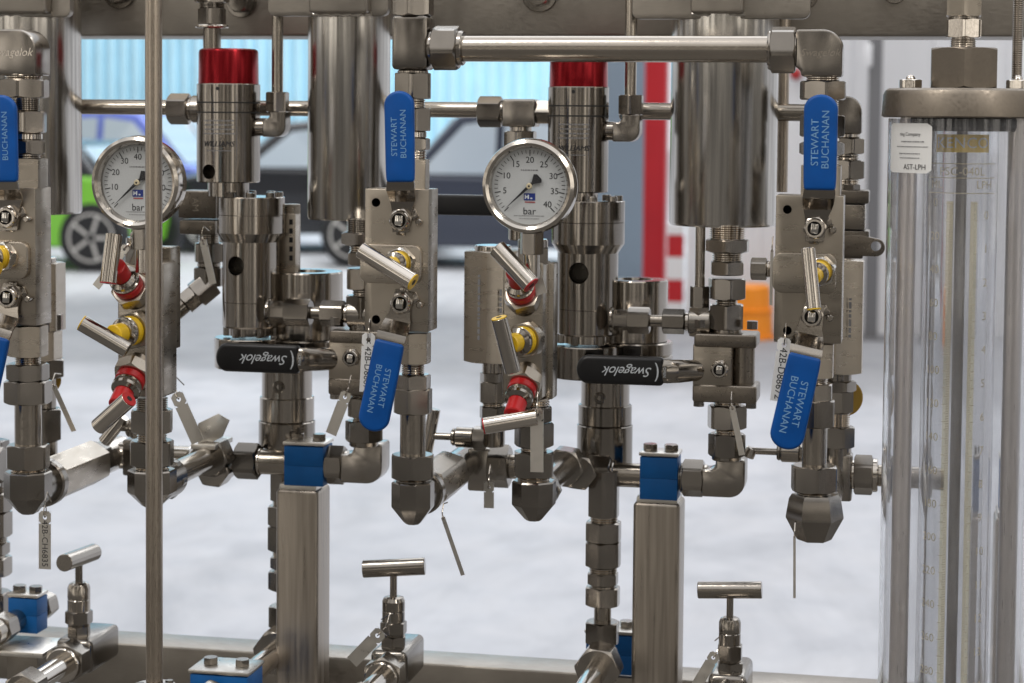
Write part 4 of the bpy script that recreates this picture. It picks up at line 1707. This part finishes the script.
# ================================================================== BLACK-HANDLED BALL VALVES
def small_valve(x, s, y0, hx, hy, stem, grip, label, up, down, hdl):
    d = .17
    k = S(x, 360, d)
    T = Thing('lever_valve', label, 'ball valve', at(x, y0 + 68 * s, d), 'small ball valves with black levers')
    U = lambda u, v: (x + u * s, y0 + v * s)
    z = lambda v: at(x, y0 + v * s, d).z
    c = at(x, y0 + 30 * s, d)
    # flanges and square body
    for (v0, v1, w) in ((0, 13, 60), (49, 66, 62)):
        mb = MB()
        mb.box(V((c.x, d, (z(v0) + z(v1)) / 2)), w * k * s, .05 * s, z(v0) - z(v1), 'cast', None, .003, 3)
        T.part('flange', mb)
    mb = MB()
    mb.box(V((c.x - 12 * k * s, d, (z(13) + z(49)) / 2)), 38 * k * s, .046 * s, z(11) - z(53), 'block', None, .002)
    T.part('body', mb)
    mb = MB()
    mb.cyl(V((c.x + 16 * k * s, d, z(52))), V((c.x + 16 * k * s, d, z(12))), 11 * k * s, 'cast', 28)
    T.part('seat_carrier', mb)
    for sx in (-.42, .42):
        for v in (-5, 66):
            q = V((c.x + sx * 60 * k * s, d - .016 * s, z(v) if v < 0 else z(v + 5)))
            mb = MB()
            mb.hexn(q, q + V((0, 0, .009)), .0065, 'forged')
            T.part('bolt', mb)
    stem_nut(T, stem[0], stem[1], d - .0235 * s, 8.5 * s, False)
    column(T, x, d, up)
    column(T, x, d, down)
    # lever: round shank then flat black sleeve
    (gx0, gx1, gy, gh) = grip
    zc = at((gx0 + gx1) / 2, gy, d - .045)
    kk = S(gx0, gy, d - .045)
    a, b = at(gx0, gy, d - .045), at(gx1, gy, d - .045)
    e = at(stem[0] - 15 * s, stem[1] + 1, d - .012)
    mb = MB()
    g2 = gh * kk * .42
    mid = (b + e) / 2
    pts = [V((b.x - .004, a.y, zc.z)), V((b.x + .004, a.y, zc.z)), V((mid.x - .004, a.y + .006, zc.z)), V((mid.x + .008, a.y + .020, (zc.z + e.z) / 2)), V((e.x + .004, e.y, e.z))]
    rs = []
    for p_, f_, g_ in zip(pts, (.45, .5, .62, .72, .72), (1, 1, .98, .92, .88)):
        rs.append([p_ + V((0, -math.cos(2 * PI * i / 24) * g2 * f_, math.sin(2 * PI * i / 24) * g2 * g_)) for i in range(24)])
    mb.rings(rs, 'turned')
    lv = T.part('lever', mb)
    n = 12
    w = b.x - a.x
    h = gh * kk / 2
    poly = [(0 + h * .8 - h * .8 * math.sin(PI * i / n), h * math.cos(PI * i / n)) for i in range(n + 1)] + [(w, -h), (w, h)]
    th = .014
    mb = MB()
    mb.prism(poly, V((a.x, a.y - th / 2, zc.z)), X, Z, Y, th, 'black', .0045, 4)
    f = V((a.x, a.y - th / 2 - .0002, zc.z))
    mb.text('Swagelok', flat(f + X * w * .60, -X, -Z), h * .68, 'print', .45, 'CENTER', .95)
    # open/shut mark: arc and tiny word
    arc0, arc1 = [], []
    for i in range(9):
        t = rad(-50 + 100 * i / 8)
        arc0.append(f + V((w * .86 + h * .55 * math.cos(t), 0, h * .85 * math.sin(t))))
        arc1.append(f + V((w * .86 + h * .43 * math.cos(t), 0, h * .85 * math.sin(t))))
    for i in range(8):
        mb.add([arc0[i], arc0[i + 1], arc1[i + 1], arc1[i]], [(0, 1, 2, 3)], 'print')
    mb.text('OPEN', flat(f + X * (w * .86 + h * .95), -Z, X), h * .20, 'print')
    T.part('grip', mb, lv)
    return T


small_valve(364, .97, 329, 0, 0, (352, 357.5), (217, 300, 358, 27), 'small ball valve whose black lever points left under the left pump',
            [(218, 232, 34, 't'), (232, 245, 46, 'n', 'forged', 0), (245, 252, 28, 't'), (252, 265, 34, 'n'), (268, 289, 38, 'n', 'forged', .3), (289, 296, 22, 't'), (295, 318, 37, 'n', 'forged', .1), (318, 330, 28, 'r')],
            [(390, 398, 26, 't'), (397, 416, 36, 'n', 'forged', .3), (414, 422, 22, 't'), (420, 441, 38, 'n', 'forged', .5), (440, 446, 28, 'r')], 0)
small_valve(727, 1.03, 332, 0, 0, (720, 369), (577, 664, 370, 28), 'small ball valve whose black lever points left under the right pump',
            [(224, 239, 36, 't'), (239, 252, 48, 'n', 'forged', 0), (252, 261, 30, 't'), (261, 275, 37, 'n'), (278, 299, 40, 'n', 'forged', .3), (298, 305, 22, 't'), (304, 329, 38, 'n', 'forged', .1), (328, 334, 30, 'r')],
            [(398, 407, 28, 't'), (405, 428, 42, 'n', 'forged', .3), (427, 434, 24, 't'), (433, 456, 38, 'n', 'forged', .5), (455, 460, 30, 'r')], 0)

# connections from pump to valve column
for (y, xs, lab, br) in ((313, (268, 286, 311, 322, 345), 'short link of two nuts between the left pump and its valve column', 0),
                         (321, (610, 628, 650, 663, 685), 'short link of two nuts between the right pump and its valve column', 1)):
    d = .165
    T = short_pipe('link_pipe', lab, y, d, [(xs[0], xs[0] + 4, 26, 'r'), (xs[0] + 3, xs[1] + 1, 21, 'n'), (xs[1], xs[2], 27, 'n', 'forged', .4), (xs[2], xs[3] + 1, 12, 'u'), (xs[3], xs[4], 26, 'n', 'forged', .45), (xs[4], xs[4] + 5, 18, 'r', 'bright'), (xs[4] + 4, xs[4] + 26, 26, 'r', 'forged')], 'pipe fitting', 'links between pumps and valves')
    if br:
        column(T, 700, d, [(200, 290, 10, 'u'), (286, 308, 20, 'n'), (307, 336, 22, 'h')])

# bottom cross pipes with clamps
def bottom_pipe(y, n0, n1, t1, c0, n2, n3, e0, e1, ey0, ey1, label, d=.22):
    T = Thing('clamped_pipe', label, 'pipe', at((n0 + e1) / 2, y + 15, d), 'short pipes held by the blue clamps')
    row(T, y, d, [(n0, n1, 36, 'n', 'forged', .5), (n1, n1 + 3, 26, 'r', 'bright'), (n1 + 2, n2 + 3, 24, 'u'), (n2, n2 + 3, 30, 'r'), (n2 + 2, n3, 38, 'n', 'forged', .5), (n3, n3 + 4, 28, 'r', 'bright')])
    side_elbow(T, e0, e1, ey0, ey1, d, 'br')
    return T


bottom_pipe(463, 237, 259, 0, 0, 326, 345, 344, 386, 440, 482, 'horizontal pipe through the left blue clamp ending in an elbow')
bottom_pipe(476, 590, 611, 0, 0, 681, 704, 703, 746, 456, 496, 'horizontal pipe through the right blue clamp ending in an elbow')
# tee nuts where the front elbows arrive
for (x, y, lab) in ((222, 466, 'hex nuts at the back end of the pipe under the left bleed manifold'), (583, 468, 'hex nuts at the back end of the pipe under the middle bleed manifold')):
    d = .225
    T = Thing('union_nut', lab, 'pipe fitting', at(x, y + 18, d), 'nuts behind the pointed elbows')
    p = at(x, y, d)
    piece(T, p + V((0, -.034, 0)), p + V((0, -.004, 0)), .042, 'n', 'forged', .1)
    piece(T, p + V((0, -.006, 0)), p + V((0, .016, 0)), .034, 'r', 'forged')


# column of fittings left of right post (and its twin hidden by the left post)
def low_column(x, dy, s, label, blue):
    d = .21 if blue else .27
    T = Thing('fitting_stack', label, 'pipe fitting', at(x, 650 + dy, d), 'fitting stacks beside the square posts')
    y = lambda v: 490 + (v - 490) * s + dy
    column(T, x, d, [(y(470), y(516), 33, 'h', 'forged'), (y(515), y(522), 28, 't'), (y(521), y(541), 38, 'n', 'forged', 0), (y(541), y(566), 38, 'n', 'forged', 0), (y(566), y(573), 28, 't'), (y(572), y(584), 33, 'n', 'forged', 0), (y(584), y(587), 24, 'r', 'bright'), (y(586), y(605), 37, 'n', 'forged', 0), (y(604), y(624), 17, 'u'), (y(621), y(643), 36, 'n', 'forged', 0), (y(642), y(650), 26, 't'), (y(648), y(680), 30, 'r', 'forged')])
    c = at(x, y(660), d)
    k = S(x, y(660), d)
    piece(T, c + V((0, -.045, 0)), c + V((0, -.012, 0)), 46 * k, 'n', 'forged', .1)
    piece(T, c + V((0, -.235 if not blue else -.2, 0)), c + V((0, -.03, 0)), 21 * k, 'u', 'bright')
    return T


low_column(603, 0, 1, 'stack of nuts down to the bottom beam left of the right square post', 1)
low_column(287, -16, 1, 'stack of nuts mostly hidden by the left square post', 0)
low_column(-8, -30, 1, 'stack of nuts cut by the left edge above the bottom left clamp', 0)


# ================================================================== BOTTOM NEEDLE VALVES WITH T BARS
def needle_valve(x, d, yb, stem, bon, hex1, hex2, bar, dia, body, label, front=True):
    T = Thing('needle_valve', label, 'needle valve', at(x, body[3], d), 'upright needle valves with T bars at the bottom')
    k = S(x, 620, d)
    column(T, x, d, [(stem[0], stem[1] + 2, 7, 'u', 'turned')])
    ax = at(x, 620, d)
    z = lambda y: at(x, y, d).z
    r = bon[2] / 2 * k
    H = z(bon[0]) - z(bon[1])
    mb = MB()
    mb.lathe(V((ax.x, d, z(bon[1]))), Z, [(0, r), (H * .42, r), (H * .45, r * .95), (H * .48, r), (H * .82, r), (H * .95, r * .86), (H, r * .6)], 'turned', 36)
    T.part('bonnet', mb)
    column(T, x, d, [(hex1[0], hex1[1], hex1[2], 'n', 'forged', 0), (hex1[1], hex2[0] + 1, hex1[2] * .8, 't'), (hex2[0], hex2[1], hex2[2], 'n', 'forged', .2)])
    a, b = at(bar[0], bar[1], bar[2]), at(bar[3], bar[4], bar[5])
    mb = MB()
    mb.cyl(a, b, dia / 2 * k, 'turned', 36, .0007)
    T.part('t_bar', mb)
    # body lies front to back
    a, b = at(body[0], body[1], d), at(body[2], body[3], d)
    mb = MB()
    mb.box(V((ax.x + body[4] * k, d + .02, (a.z + b.z) / 2)), b.x - a.x, .085, a.z - b.z, 'forged', None, .007, 4)
    T.part('body', mb)
    cz = (a.z + b.z) / 2 - .002
    cx = ax.x + body[4] * k
    piece(T, V((cx, d - .048, cz)), V((cx, d - .022, cz)), 40 * k, 'n', 'forged', .5)
    piece(T, V((cx, d - .055, cz)), V((cx, d - .048, cz)), 32 * k, 'r', 'bright')
    piece(T, V((cx, d - .26, cz)), V((cx, d - .05, cz)), 20 * k, 'u', 'bright')
    piece(T, V((cx, d - .16, cz)), V((cx, d - .13, cz)), 34 * k, 'n', 'forged', .5)
    return T


needle_valve(393.5, .13, 683, (574, 598), (596, 622, 22), (621, 633, 27), (635, 647, 26), (363, 569, .125, 425, 566, .135), 17, (376, 645, 412, 684, 0),
             'upright needle valve with T bar right of the left square post')
needle_valve(730, .13, 683, (597, 619), (617, 645, 22), (644, 659, 27), (661, 671, 28), (698, 590, .13, 762, 590, .13), 17, (712, 669, 750, 712, 0),
             'upright needle valve with T bar right of the right square post')
needle_valve(79, .15, 683, (565, 584), (582, 612, 21), (610, 623, 26), (625, 637, 22), (64, 563, .10, 94, 552, .18), 16, (66, 634, 102, 670, 2),
             'upright needle valve with T bar turned towards the viewer at the lower left')


# ================================================================== BLACK LEVER BEHIND MIDDLE BLOCK
d = .27
T = Thing('lever_valve', 'plain black lever behind the middle ball valve block, left of the middle gauge', 'ball valve', at(462, 216, d))
a, b = at(425, 194, d), at(500, 216, d)
mb = MB()
mb.box((a + b) / 2, b.x - a.x, .016, a.z - b.z, 'black', None, .004, 3)
lv = T.part('grip', mb)
mb = MB()
row(T, 205, d, [(498, 516, 16, 'r', 'turned')])


# ================================================================== TAGS
def tag(p0, p1, w, d0, d1, label, text=None, tint='tag', ts=.009, side=1):
    """thin stamped strip from its holed end p0 to its free end p1"""
    a, b = at(p0[0], p0[1], d0), at(p1[0], p1[1], d1)
    k = S(p0[0], p0[1], d0)
    u = (b - a)
    L = u.length
    u.normalize()
    n = V((0, -1, 0))
    n = (n - u * n.dot(u)).normalized()
    s_ = n.cross(u) * side
    if side < 0:
        pass
    hw = w * k / 2
    t = .0008
    mb = MB()
    nn = 12
    hr = hw * .36
    # strip with a real hole: ring of quads round the hole, then a plain strip
    hc = hw * 1.0
    hole = [(hc + hr * math.cos(2 * PI * i / nn), hr * math.sin(2 * PI * i / nn)) for i in range(nn)]
    sq = []
    for i in range(nn):
        t_ = 2 * PI * i / nn
        c_, s2 = math.cos(t_), math.sin(t_)
        m_ = max(abs(c_), abs(s2))
        sq.append((hc + hw * c_ / m_, hw * s2 / m_))
    for z_ in (0, t):
        vs = [a + u * p[0] + s_ * p[1] + n * z_ for p in hole + sq]
        mb.add(vs, [(i, (i + 1) % nn, nn + (i + 1) % nn, nn + i) for i in range(nn)], tint)
        q = [(2 * hw, -hw), (L, -hw), (L, hw), (2 * hw, hw)]
        mb.add([a + u * p[0] + s_ * p[1] + n * z_ for p in q], [(0, 1, 2, 3)], tint)
    for p, q in (((0, -hw), (L, -hw)), ((L, -hw), (L, hw)), ((L, hw), (0, hw)), ((0, hw), (0, -hw))):
        mb.add([a + u * p[0] + s_ * p[1], a + u * q[0] + s_ * q[1], a + u * q[0] + s_ * q[1] + n * t, a + u * p[0] + s_ * p[1] + n * t], [(0, 1, 2, 3)], tint)
    if text:
        c = a + u * (L * .56) + n * (t + .0002)
        mb.text(text, flat(c, u, n.cross(u)), ts, 'ink')
    # wire loop through the hole
    h = a + u * hc
    r = hw * .9
    pts = [h - u * r + (n * math.cos(q * 2 * PI / 14) * .5 + u * math.sin(q * 2 * PI / 14)) * r for q in range(15)]
    T = Thing('metal_tag', label, 'tag', b, 'stamped metal tags')
    T.part('strip', mb)
    mb = MB()
    mb.tube(pts, .0007, 'bright', 8)
    e_ = pts[0] - u * r
    up = V((0, 0, 1))
    mb.tube([h - u * r * 1.9, h - u * r * 2.4 + up * .003, h - u * r * 2.6 + up * .010 + V((0, .006, 0)), h + up * .014 + V((0, .016, 0))], .0007, 'bright', 8)
    T.part('wire_loop', mb)
    return T


tag((45, 511), (45, 569), 12, -.02, -.02, 'metal tag with black print hanging under the left pointed elbow', '42B-CH6835', ts=.0068)
tag((369, 333), (366, 392), 13, -.022, -.022, 'printed metal tag left of the middle slanted blue lever', '\u25c2 42B-D88671'.replace('\u25c2', '<'), ts=.0068, tint='label')
tag((785, 338), (777, 401), 14, -.022, -.022, 'printed metal tag left of the right slanted blue lever', '42B-D88672', ts=.0072, tint='label')
tag((443, 517), (463, 575), 4, -.01, .0, 'thin metal tag seen edge on below the middle pointed elbow')
tag((794.5, 536), (794.5, 598), 2.6, -.03, -.03, 'very thin metal tag hanging below the right pointed elbow')
tag((347, 392), (331, 434), 11, .12, .12, 'slanted metal tag below the valve with the left black lever', None, 'tag')
tag((537, 408), (537, 472), 13, -.03, -.03, 'plain metal tag hanging in front of the middle bleed manifold nuts')
tag((530, 253), (542, 294), 11, -.03, -.03, 'slanted metal tag beside the top red handle of the middle manifold')
tag((176, 393), (198, 442), 13, .10, .10, 'slanted metal tag right of the upright tube')
tag((127, 246), (96, 287), 8, -.02, -.02, 'slanted metal tag behind the top red handle of the left manifold')
tag((382, 631), (352, 662), 13, .08, .08, 'slanted metal tag beside the middle T bar needle valve')
tag((716, 653), (694, 690), 11, .08, .08, 'dark slanted metal tag beside the right T bar needle valve')
tag((732, 406), (742, 455), 6, .12, .12, 'narrow metal tag below the valve with the right black lever')
tag((203, 240), (213, 284), 7, .19, .19, 'narrow metal tag beside the left pump')
tag((54, 386), (74, 431), 5, .10, .12, 'narrow slanted metal tag right of the left slanted blue lever')
tag((489, 482), (489, 508), 10, .17, .17, 'short metal tag left of the middle bleed elbow')
tag((772, 250), (771, 305), 3, -.012, -.012, 'thin pale metal tag behind the side port of the right block')
# bent bracket plate near the left tag
T = Thing('support_plate', 'bent steel plate right of the left bleed manifold', 'bracket', at(205, 455, .2))
mb = MB()
a = at(196, 440, .17)
k = S(196, 440, .17)
mb.prism([(0, 0), (2 * k, 16 * k), (22 * k, 26 * k), (33 * k, 20 * k), (26 * k, 4 * k), (8 * k, -6 * k)], a, X, Z, Y, .003, 'tag', .0006)
T.part('plate', mb)
mb = MB()
mb.box(a + V((.012, .02, -.006)), .03, .06, .006, 'tag', None, .001)
T.part('foot', mb)

# ================================================================== FLOW METER
d = .0
fx = 963
c0 = at(fx, 104, d)
k = S(fx, 104, d)
T = Thing('flow_meter', 'clear acrylic calibration column with bronze toned flange and yellow scale', 'flow meter', at(fx, 720, d))
zz = lambda y: at(fx, y, d).z
A = lambda y: V((c0.x, d, zz(y)))
mb = MB()
R = 82 * k
h = zz(89) - zz(118)
mb.lathe(A(118), Z, [(0, R * .97), (.0015, R), (h - .006, R * .985), (h - .002, R * .96), (h, R * .92), (h, R * .3)], 'flange', 96)
T.part('top_flange', mb)
mb = MB()
mb.hexn(A(89), A(48), 38 * k, 'flange', 0, .8)
T.part('hex_boss', mb)
column(T, fx + 1, d, [(38, 49, 26, 't'), (19, 38, 39, 'n', 'bright', .1), (16, 20, 30, 'r'), (-40, 17, 40, 'n', 'block', 0)])
for sx, sy in ((-1, -.55), (1, -.55)):
    q = V((c0.x + sx * 53 * k, d + sy * 38 * k, 0))
    zt = zz(89)
    mb = MB()
    mb.hexn(q + V((0, 0, zt)), q + V((0, 0, zt + 9 * k)), 12 * k, 'bright', .3)
    mb.sphere(q + V((0, 0, zt + 9 * k)), 5 * k, 'bright')
    T.part('tie_nut', mb)
    mb = MB()
    mb.cyl(q + V((0, 0, zz(730))), q + V((0, 0, zz(117))), 9 * k, 'rod', 32)
    T.part('tie_rod', mb)
mb = MB()
mb.lathe(A(760), Z, [(0, R * .95), (.004, R), (.026, R), (.030, R * .95), (.030, R * .3)], 'flange', 96)
T.part('bottom_flange', mb)
mb = MB()
mb.lathe(A(131), Z, [(0, 58 * k), (.004, 60 * k), (zz(118) - zz(131), 60 * k)], 'rubber', 64)
T.part('gasket', mb)
# outer sleeve
ro, rw = 75 * k, 5 * k
H = zz(119) - zz(730)
mb = MB()
rs = []
mb.lathe(A(730), Z, [(0, ro), (H, ro), (H, ro - rw), (0, ro - rw), (0, ro)], 'acrylic', 96, False, False)
sl = T.part('outer_sleeve', mb)
mb = MB()
fn = onto(V((c0.x, d, zz(148))), ro + .0004)
w = 40 * k
# paper label on the sleeve
pc = -56 * k
lx = lambda x, y: fn(pc + x, y)
n = 12
vs, fs = [], []
r_ = .003
for i in range(n + 1):
    x = -w * .95 + 2 * w * .95 * i / n * 0.82
    e = r_ if i in (0, n) else 0
    vs += [lx(x, -25 * k + e), lx(x, 25 * k - e)]
for i in range(n):
    fs.append((2 * i, 2 * i + 2, 2 * i + 3, 2 * i + 1))
mb.add(vs, fs, 'label')
fn2 = onto(V((c0.x, d, zz(148))), ro + .0008)
l2 = lambda cx, cy: (lambda x, y: fn2(pc + cx + x, cy + y))
mb.text('ring Company', l2(-3 * k, 14 * k), 3.6 * k, 'ink')
mb.dashes(l2(0, 6 * k), 1, 34 * k, 1.5 * k, 5 * k, 'darkgrey')
mb.dashes(l2(0, 1 * k), 1, 46 * k, 1.2 * k, 5 * k, 'darkgrey')
mb.dashes(l2(-3 * k, -6 * k), 2, 30 * k, 1.3 * k, 4.4 * k, 'darkgrey')
mb.text('AST-LPH', l2(4 * k, -19 * k), 5.4 * k, 'ink')
T.part('paper_label', mb, sl, recalc=False)
# inner metering tube
ri = 37 * k
H2 = zz(131) - zz(730)
mb = MB()
mb.lathe(A(730), Z, [(0, ri), (H2, ri), (H2, ri - 9 * k), (0, ri - 9 * k), (0, ri)], 'acrylic', 72, False, False)
it = T.part('metering_tube', mb)
mb = MB()
mb.cyl(A(730), A(131), 5.6 * k, 'centre', 32)
T.part('centre_rod', mb)
# printed scale on the inner tube
mb = MB()


def sc_fn(y, dx=0):
    g = onto(V((c0.x, d, zz(y))), ri + .0005)
    return lambda x, yy: g(dx + x, yy)


def quad(y, xa, xb, ya, yb, kk, lift=0):
    g = onto(V((c0.x, d, zz(y))), ri + .0005 + lift)
    m_ = 8
    vs, fs = [], []
    for i in range(m_ + 1):
        x = xa + (xb - xa) * i / m_
        vs += [g(x, ya), g(x, yb)]
    for i in range(m_):
        fs.append((2 * i, 2 * i + 2, 2 * i + 3, 2 * i + 1))
    mb.add(vs, fs, kk)


quad(143, -28 * k, 28 * k, -9 * k, 9 * k, 'gold')
g = onto(V((c0.x, d, zz(143))), ri + .0009)
mb.text('KENCO', g, 11 * k, 'print', 0, 'CENTER', 1.05)
mb.text('PSC-040L', sc_fn(171), 8.5 * k, 'goldpale')
mb.text('ML', sc_fn(184, -27 * k), 8 * k, 'goldpale')
mb.text('LPH', sc_fn(184, 24 * k), 8 * k, 'goldpale')
for xa, xb in ((-15, -8), (9, 16)):
    g0 = onto(V((c0.x, d, zz(680))), ri + .0003)
    hh = zz(200) - zz(680)
    vs = [g0((xa + (xb - xa) * i / 4) * k, yy) for i in range(5) for yy in (0, hh)]
    mb.add(vs, [(2 * i, 2 * i + 2, 2 * i + 3, 2 * i + 1) for i in range(4)], 'strip')
for yy in (163, 177, 192):
    quad(yy, -38 * k, 38 * k, -.4 * k, .4 * k, 'goldpale')
for i in range(15):
    yy = 202 + i * 33.07
    mb.text(str(i * 20), sc_fn(yy, -28 * k), 8.5 * k, 'goldpale')
    mb.text(str(i) if i else '0', sc_fn(yy + 12, 27 * k), 8.5 * k, 'goldpale')
for i in range(0, 301):
    yy = 202 + i * 33.07 / 20
    ln = 8 if i % 10 == 0 else (6 if i % 5 == 0 else 4)
    quad(yy, (-8 - ln) * k, -8 * k, -.28 * k, .28 * k, 'goldpale')
    quad(yy, 9 * k, (9 + ln * .9) * k, -.28 * k, .28 * k, 'goldpale')
T.part('printed_scale', mb, it, recalc=False)
# upright threaded rod right of the flange hub
T = Thing('threaded_rod', 'slim upright threaded rod above the right side of the flange', 'rod', at(1018, 89, .03))
column(T, 1018, .03, [(-40, 82, 11, 't', 'turned')])

# ================================================================== LIGHT
w = bpy.data.worlds.new('World')
bpy.context.scene.world = w
w.use_nodes = True
nt = w.node_tree
bg = nt.nodes['Background']
tc = nt.nodes.new('ShaderNodeTexCoord')
sep = nt.nodes.new('ShaderNodeSeparateXYZ')
link(nt, tc.outputs['Generated'], sep.inputs[0])
# upright noise bands standing in for the hall, made up to streak the metal
mp = nt.nodes.new('ShaderNodeMapping')
mp.inputs['Scale'].default_value = (7.5, 7.5, .5)
sd = 3.0
mp.inputs['Location'].default_value = (sd, 1.7 * sd, .3 * sd)
link(nt, tc.outputs['Generated'], mp.inputs['Vector'])
nz = nt.nodes.new('ShaderNodeTexNoise')
nz.inputs['Scale'].default_value = 1.3
nz.inputs['Detail'].default_value = 5
nz.inputs['Roughness'].default_value = .65
link(nt, mp.outputs['Vector'], nz.inputs['Vector'])
cr = nt.nodes.new('ShaderNodeValToRGB')
e = cr.color_ramp.elements
e[0].position, e[0].color = .43, (.022, .019, .016, 1)
e[1].position, e[1].color = .60, (1.5, 1.4, 1.26, 1)
e.new(.50).color = (.16, .145, .125, 1)
link(nt, nz.outputs['Fac'], cr.inputs['Fac'])
# roof: bright skylights upward
cz = nt.nodes.new('ShaderNodeValToRGB')
e = cz.color_ramp.elements
e[0].position, e[0].color = .35, (0, 0, 0, 1)
e[1].position, e[1].color = .85, (1, 1, 1, 1)
link(nt, sep.outputs['Z'], cz.inputs['Fac'])
mx = nt.nodes.new('ShaderNodeMixRGB')
mx.inputs['Color2'].default_value = (.98, .98, 1.0, 1)
link(nt, cz.outputs['Color'], mx.inputs['Fac'])
link(nt, cr.outputs['Color'], mx.inputs['Color1'])
# open side of the hall, towards +Y: daylight
cy = nt.nodes.new('ShaderNodeValToRGB')
e = cy.color_ramp.elements
e[0].position, e[0].color = .15, (0, 0, 0, 1)
e[1].position, e[1].color = .6, (1, 1, 1, 1)
link(nt, sep.outputs['Y'], cy.inputs['Fac'])
mx2 = nt.nodes.new('ShaderNodeMixRGB')
mx2.inputs['Color2'].default_value = (.72, .75, .80, 1)
link(nt, cy.outputs['Color'], mx2.inputs['Fac'])
link(nt, mx.outputs['Color'], mx2.inputs['Color1'])
link(nt, mx2.outputs['Color'], bg.inputs['Color'])
bg.inputs['Strength'].default_value = 1.15


def area(name, loc, target, sx, sy, power, col):
    l = bpy.data.lights.new(name, 'AREA')
    l.shape = 'RECTANGLE'
    l.size, l.size_y = sx, sy
    l.energy = power
    l.color = col
    o = bpy.data.objects.new(name, l)
    C.objects.link(o)
    o.location = loc
    o.rotation_euler = (V(target) - V(loc)).to_track_quat('-Z', 'Y').to_euler()
    return o


area('hall_lamp', (-1.6, -1.6, 2.6), (0, 0, -.2), .35, 2.4, 45, (1, .95, .88))
area('hall_lamp', (1.9, -2.2, 2.6), (0.2, 0, -.2), .35, 2.4, 35, (1, .95, .88))
area('daylight_fill', (-1, 9, 9), (-1, 9, FLOOR), 14, 8, 450, (.97, .98, 1))  # fill added to brighten the floor behind the skid
area('daylight_fill', (-2, 21, 9), (-2, 24, FLOOR), 16, 6, 1400, (.95, .98, 1))  # second fill, added to brighten the far blue wall

# ================================================================== CAMERA
cd = bpy.data.cameras.new('Camera')
cam = bpy.data.objects.new('Camera', cd)
C.objects.link(cam)
cam.matrix_world = Matrix.Translation(CAM) @ CR.to_4x4()
cd.sensor_width = 36
cd.lens = F / 1024 * 36
cd.shift_y = SHY
cd.clip_start = .05
cd.clip_end = 400
cd.dof.use_dof = True
cd.dof.focus_distance = 2.02
cd.dof.aperture_fstop = 8
sc = bpy.context.scene
sc.camera = cam
sc.render.engine = 'CYCLES'
sc.cycles.use_denoising = True
sc.cycles.max_bounces = 12
sc.cycles.transparent_max_bounces = 24
sc.view_settings.view_transform = 'Standard'
sc.view_settings.look = 'None'
sc.view_settings.exposure = 0
sc.view_settings.gamma = 1
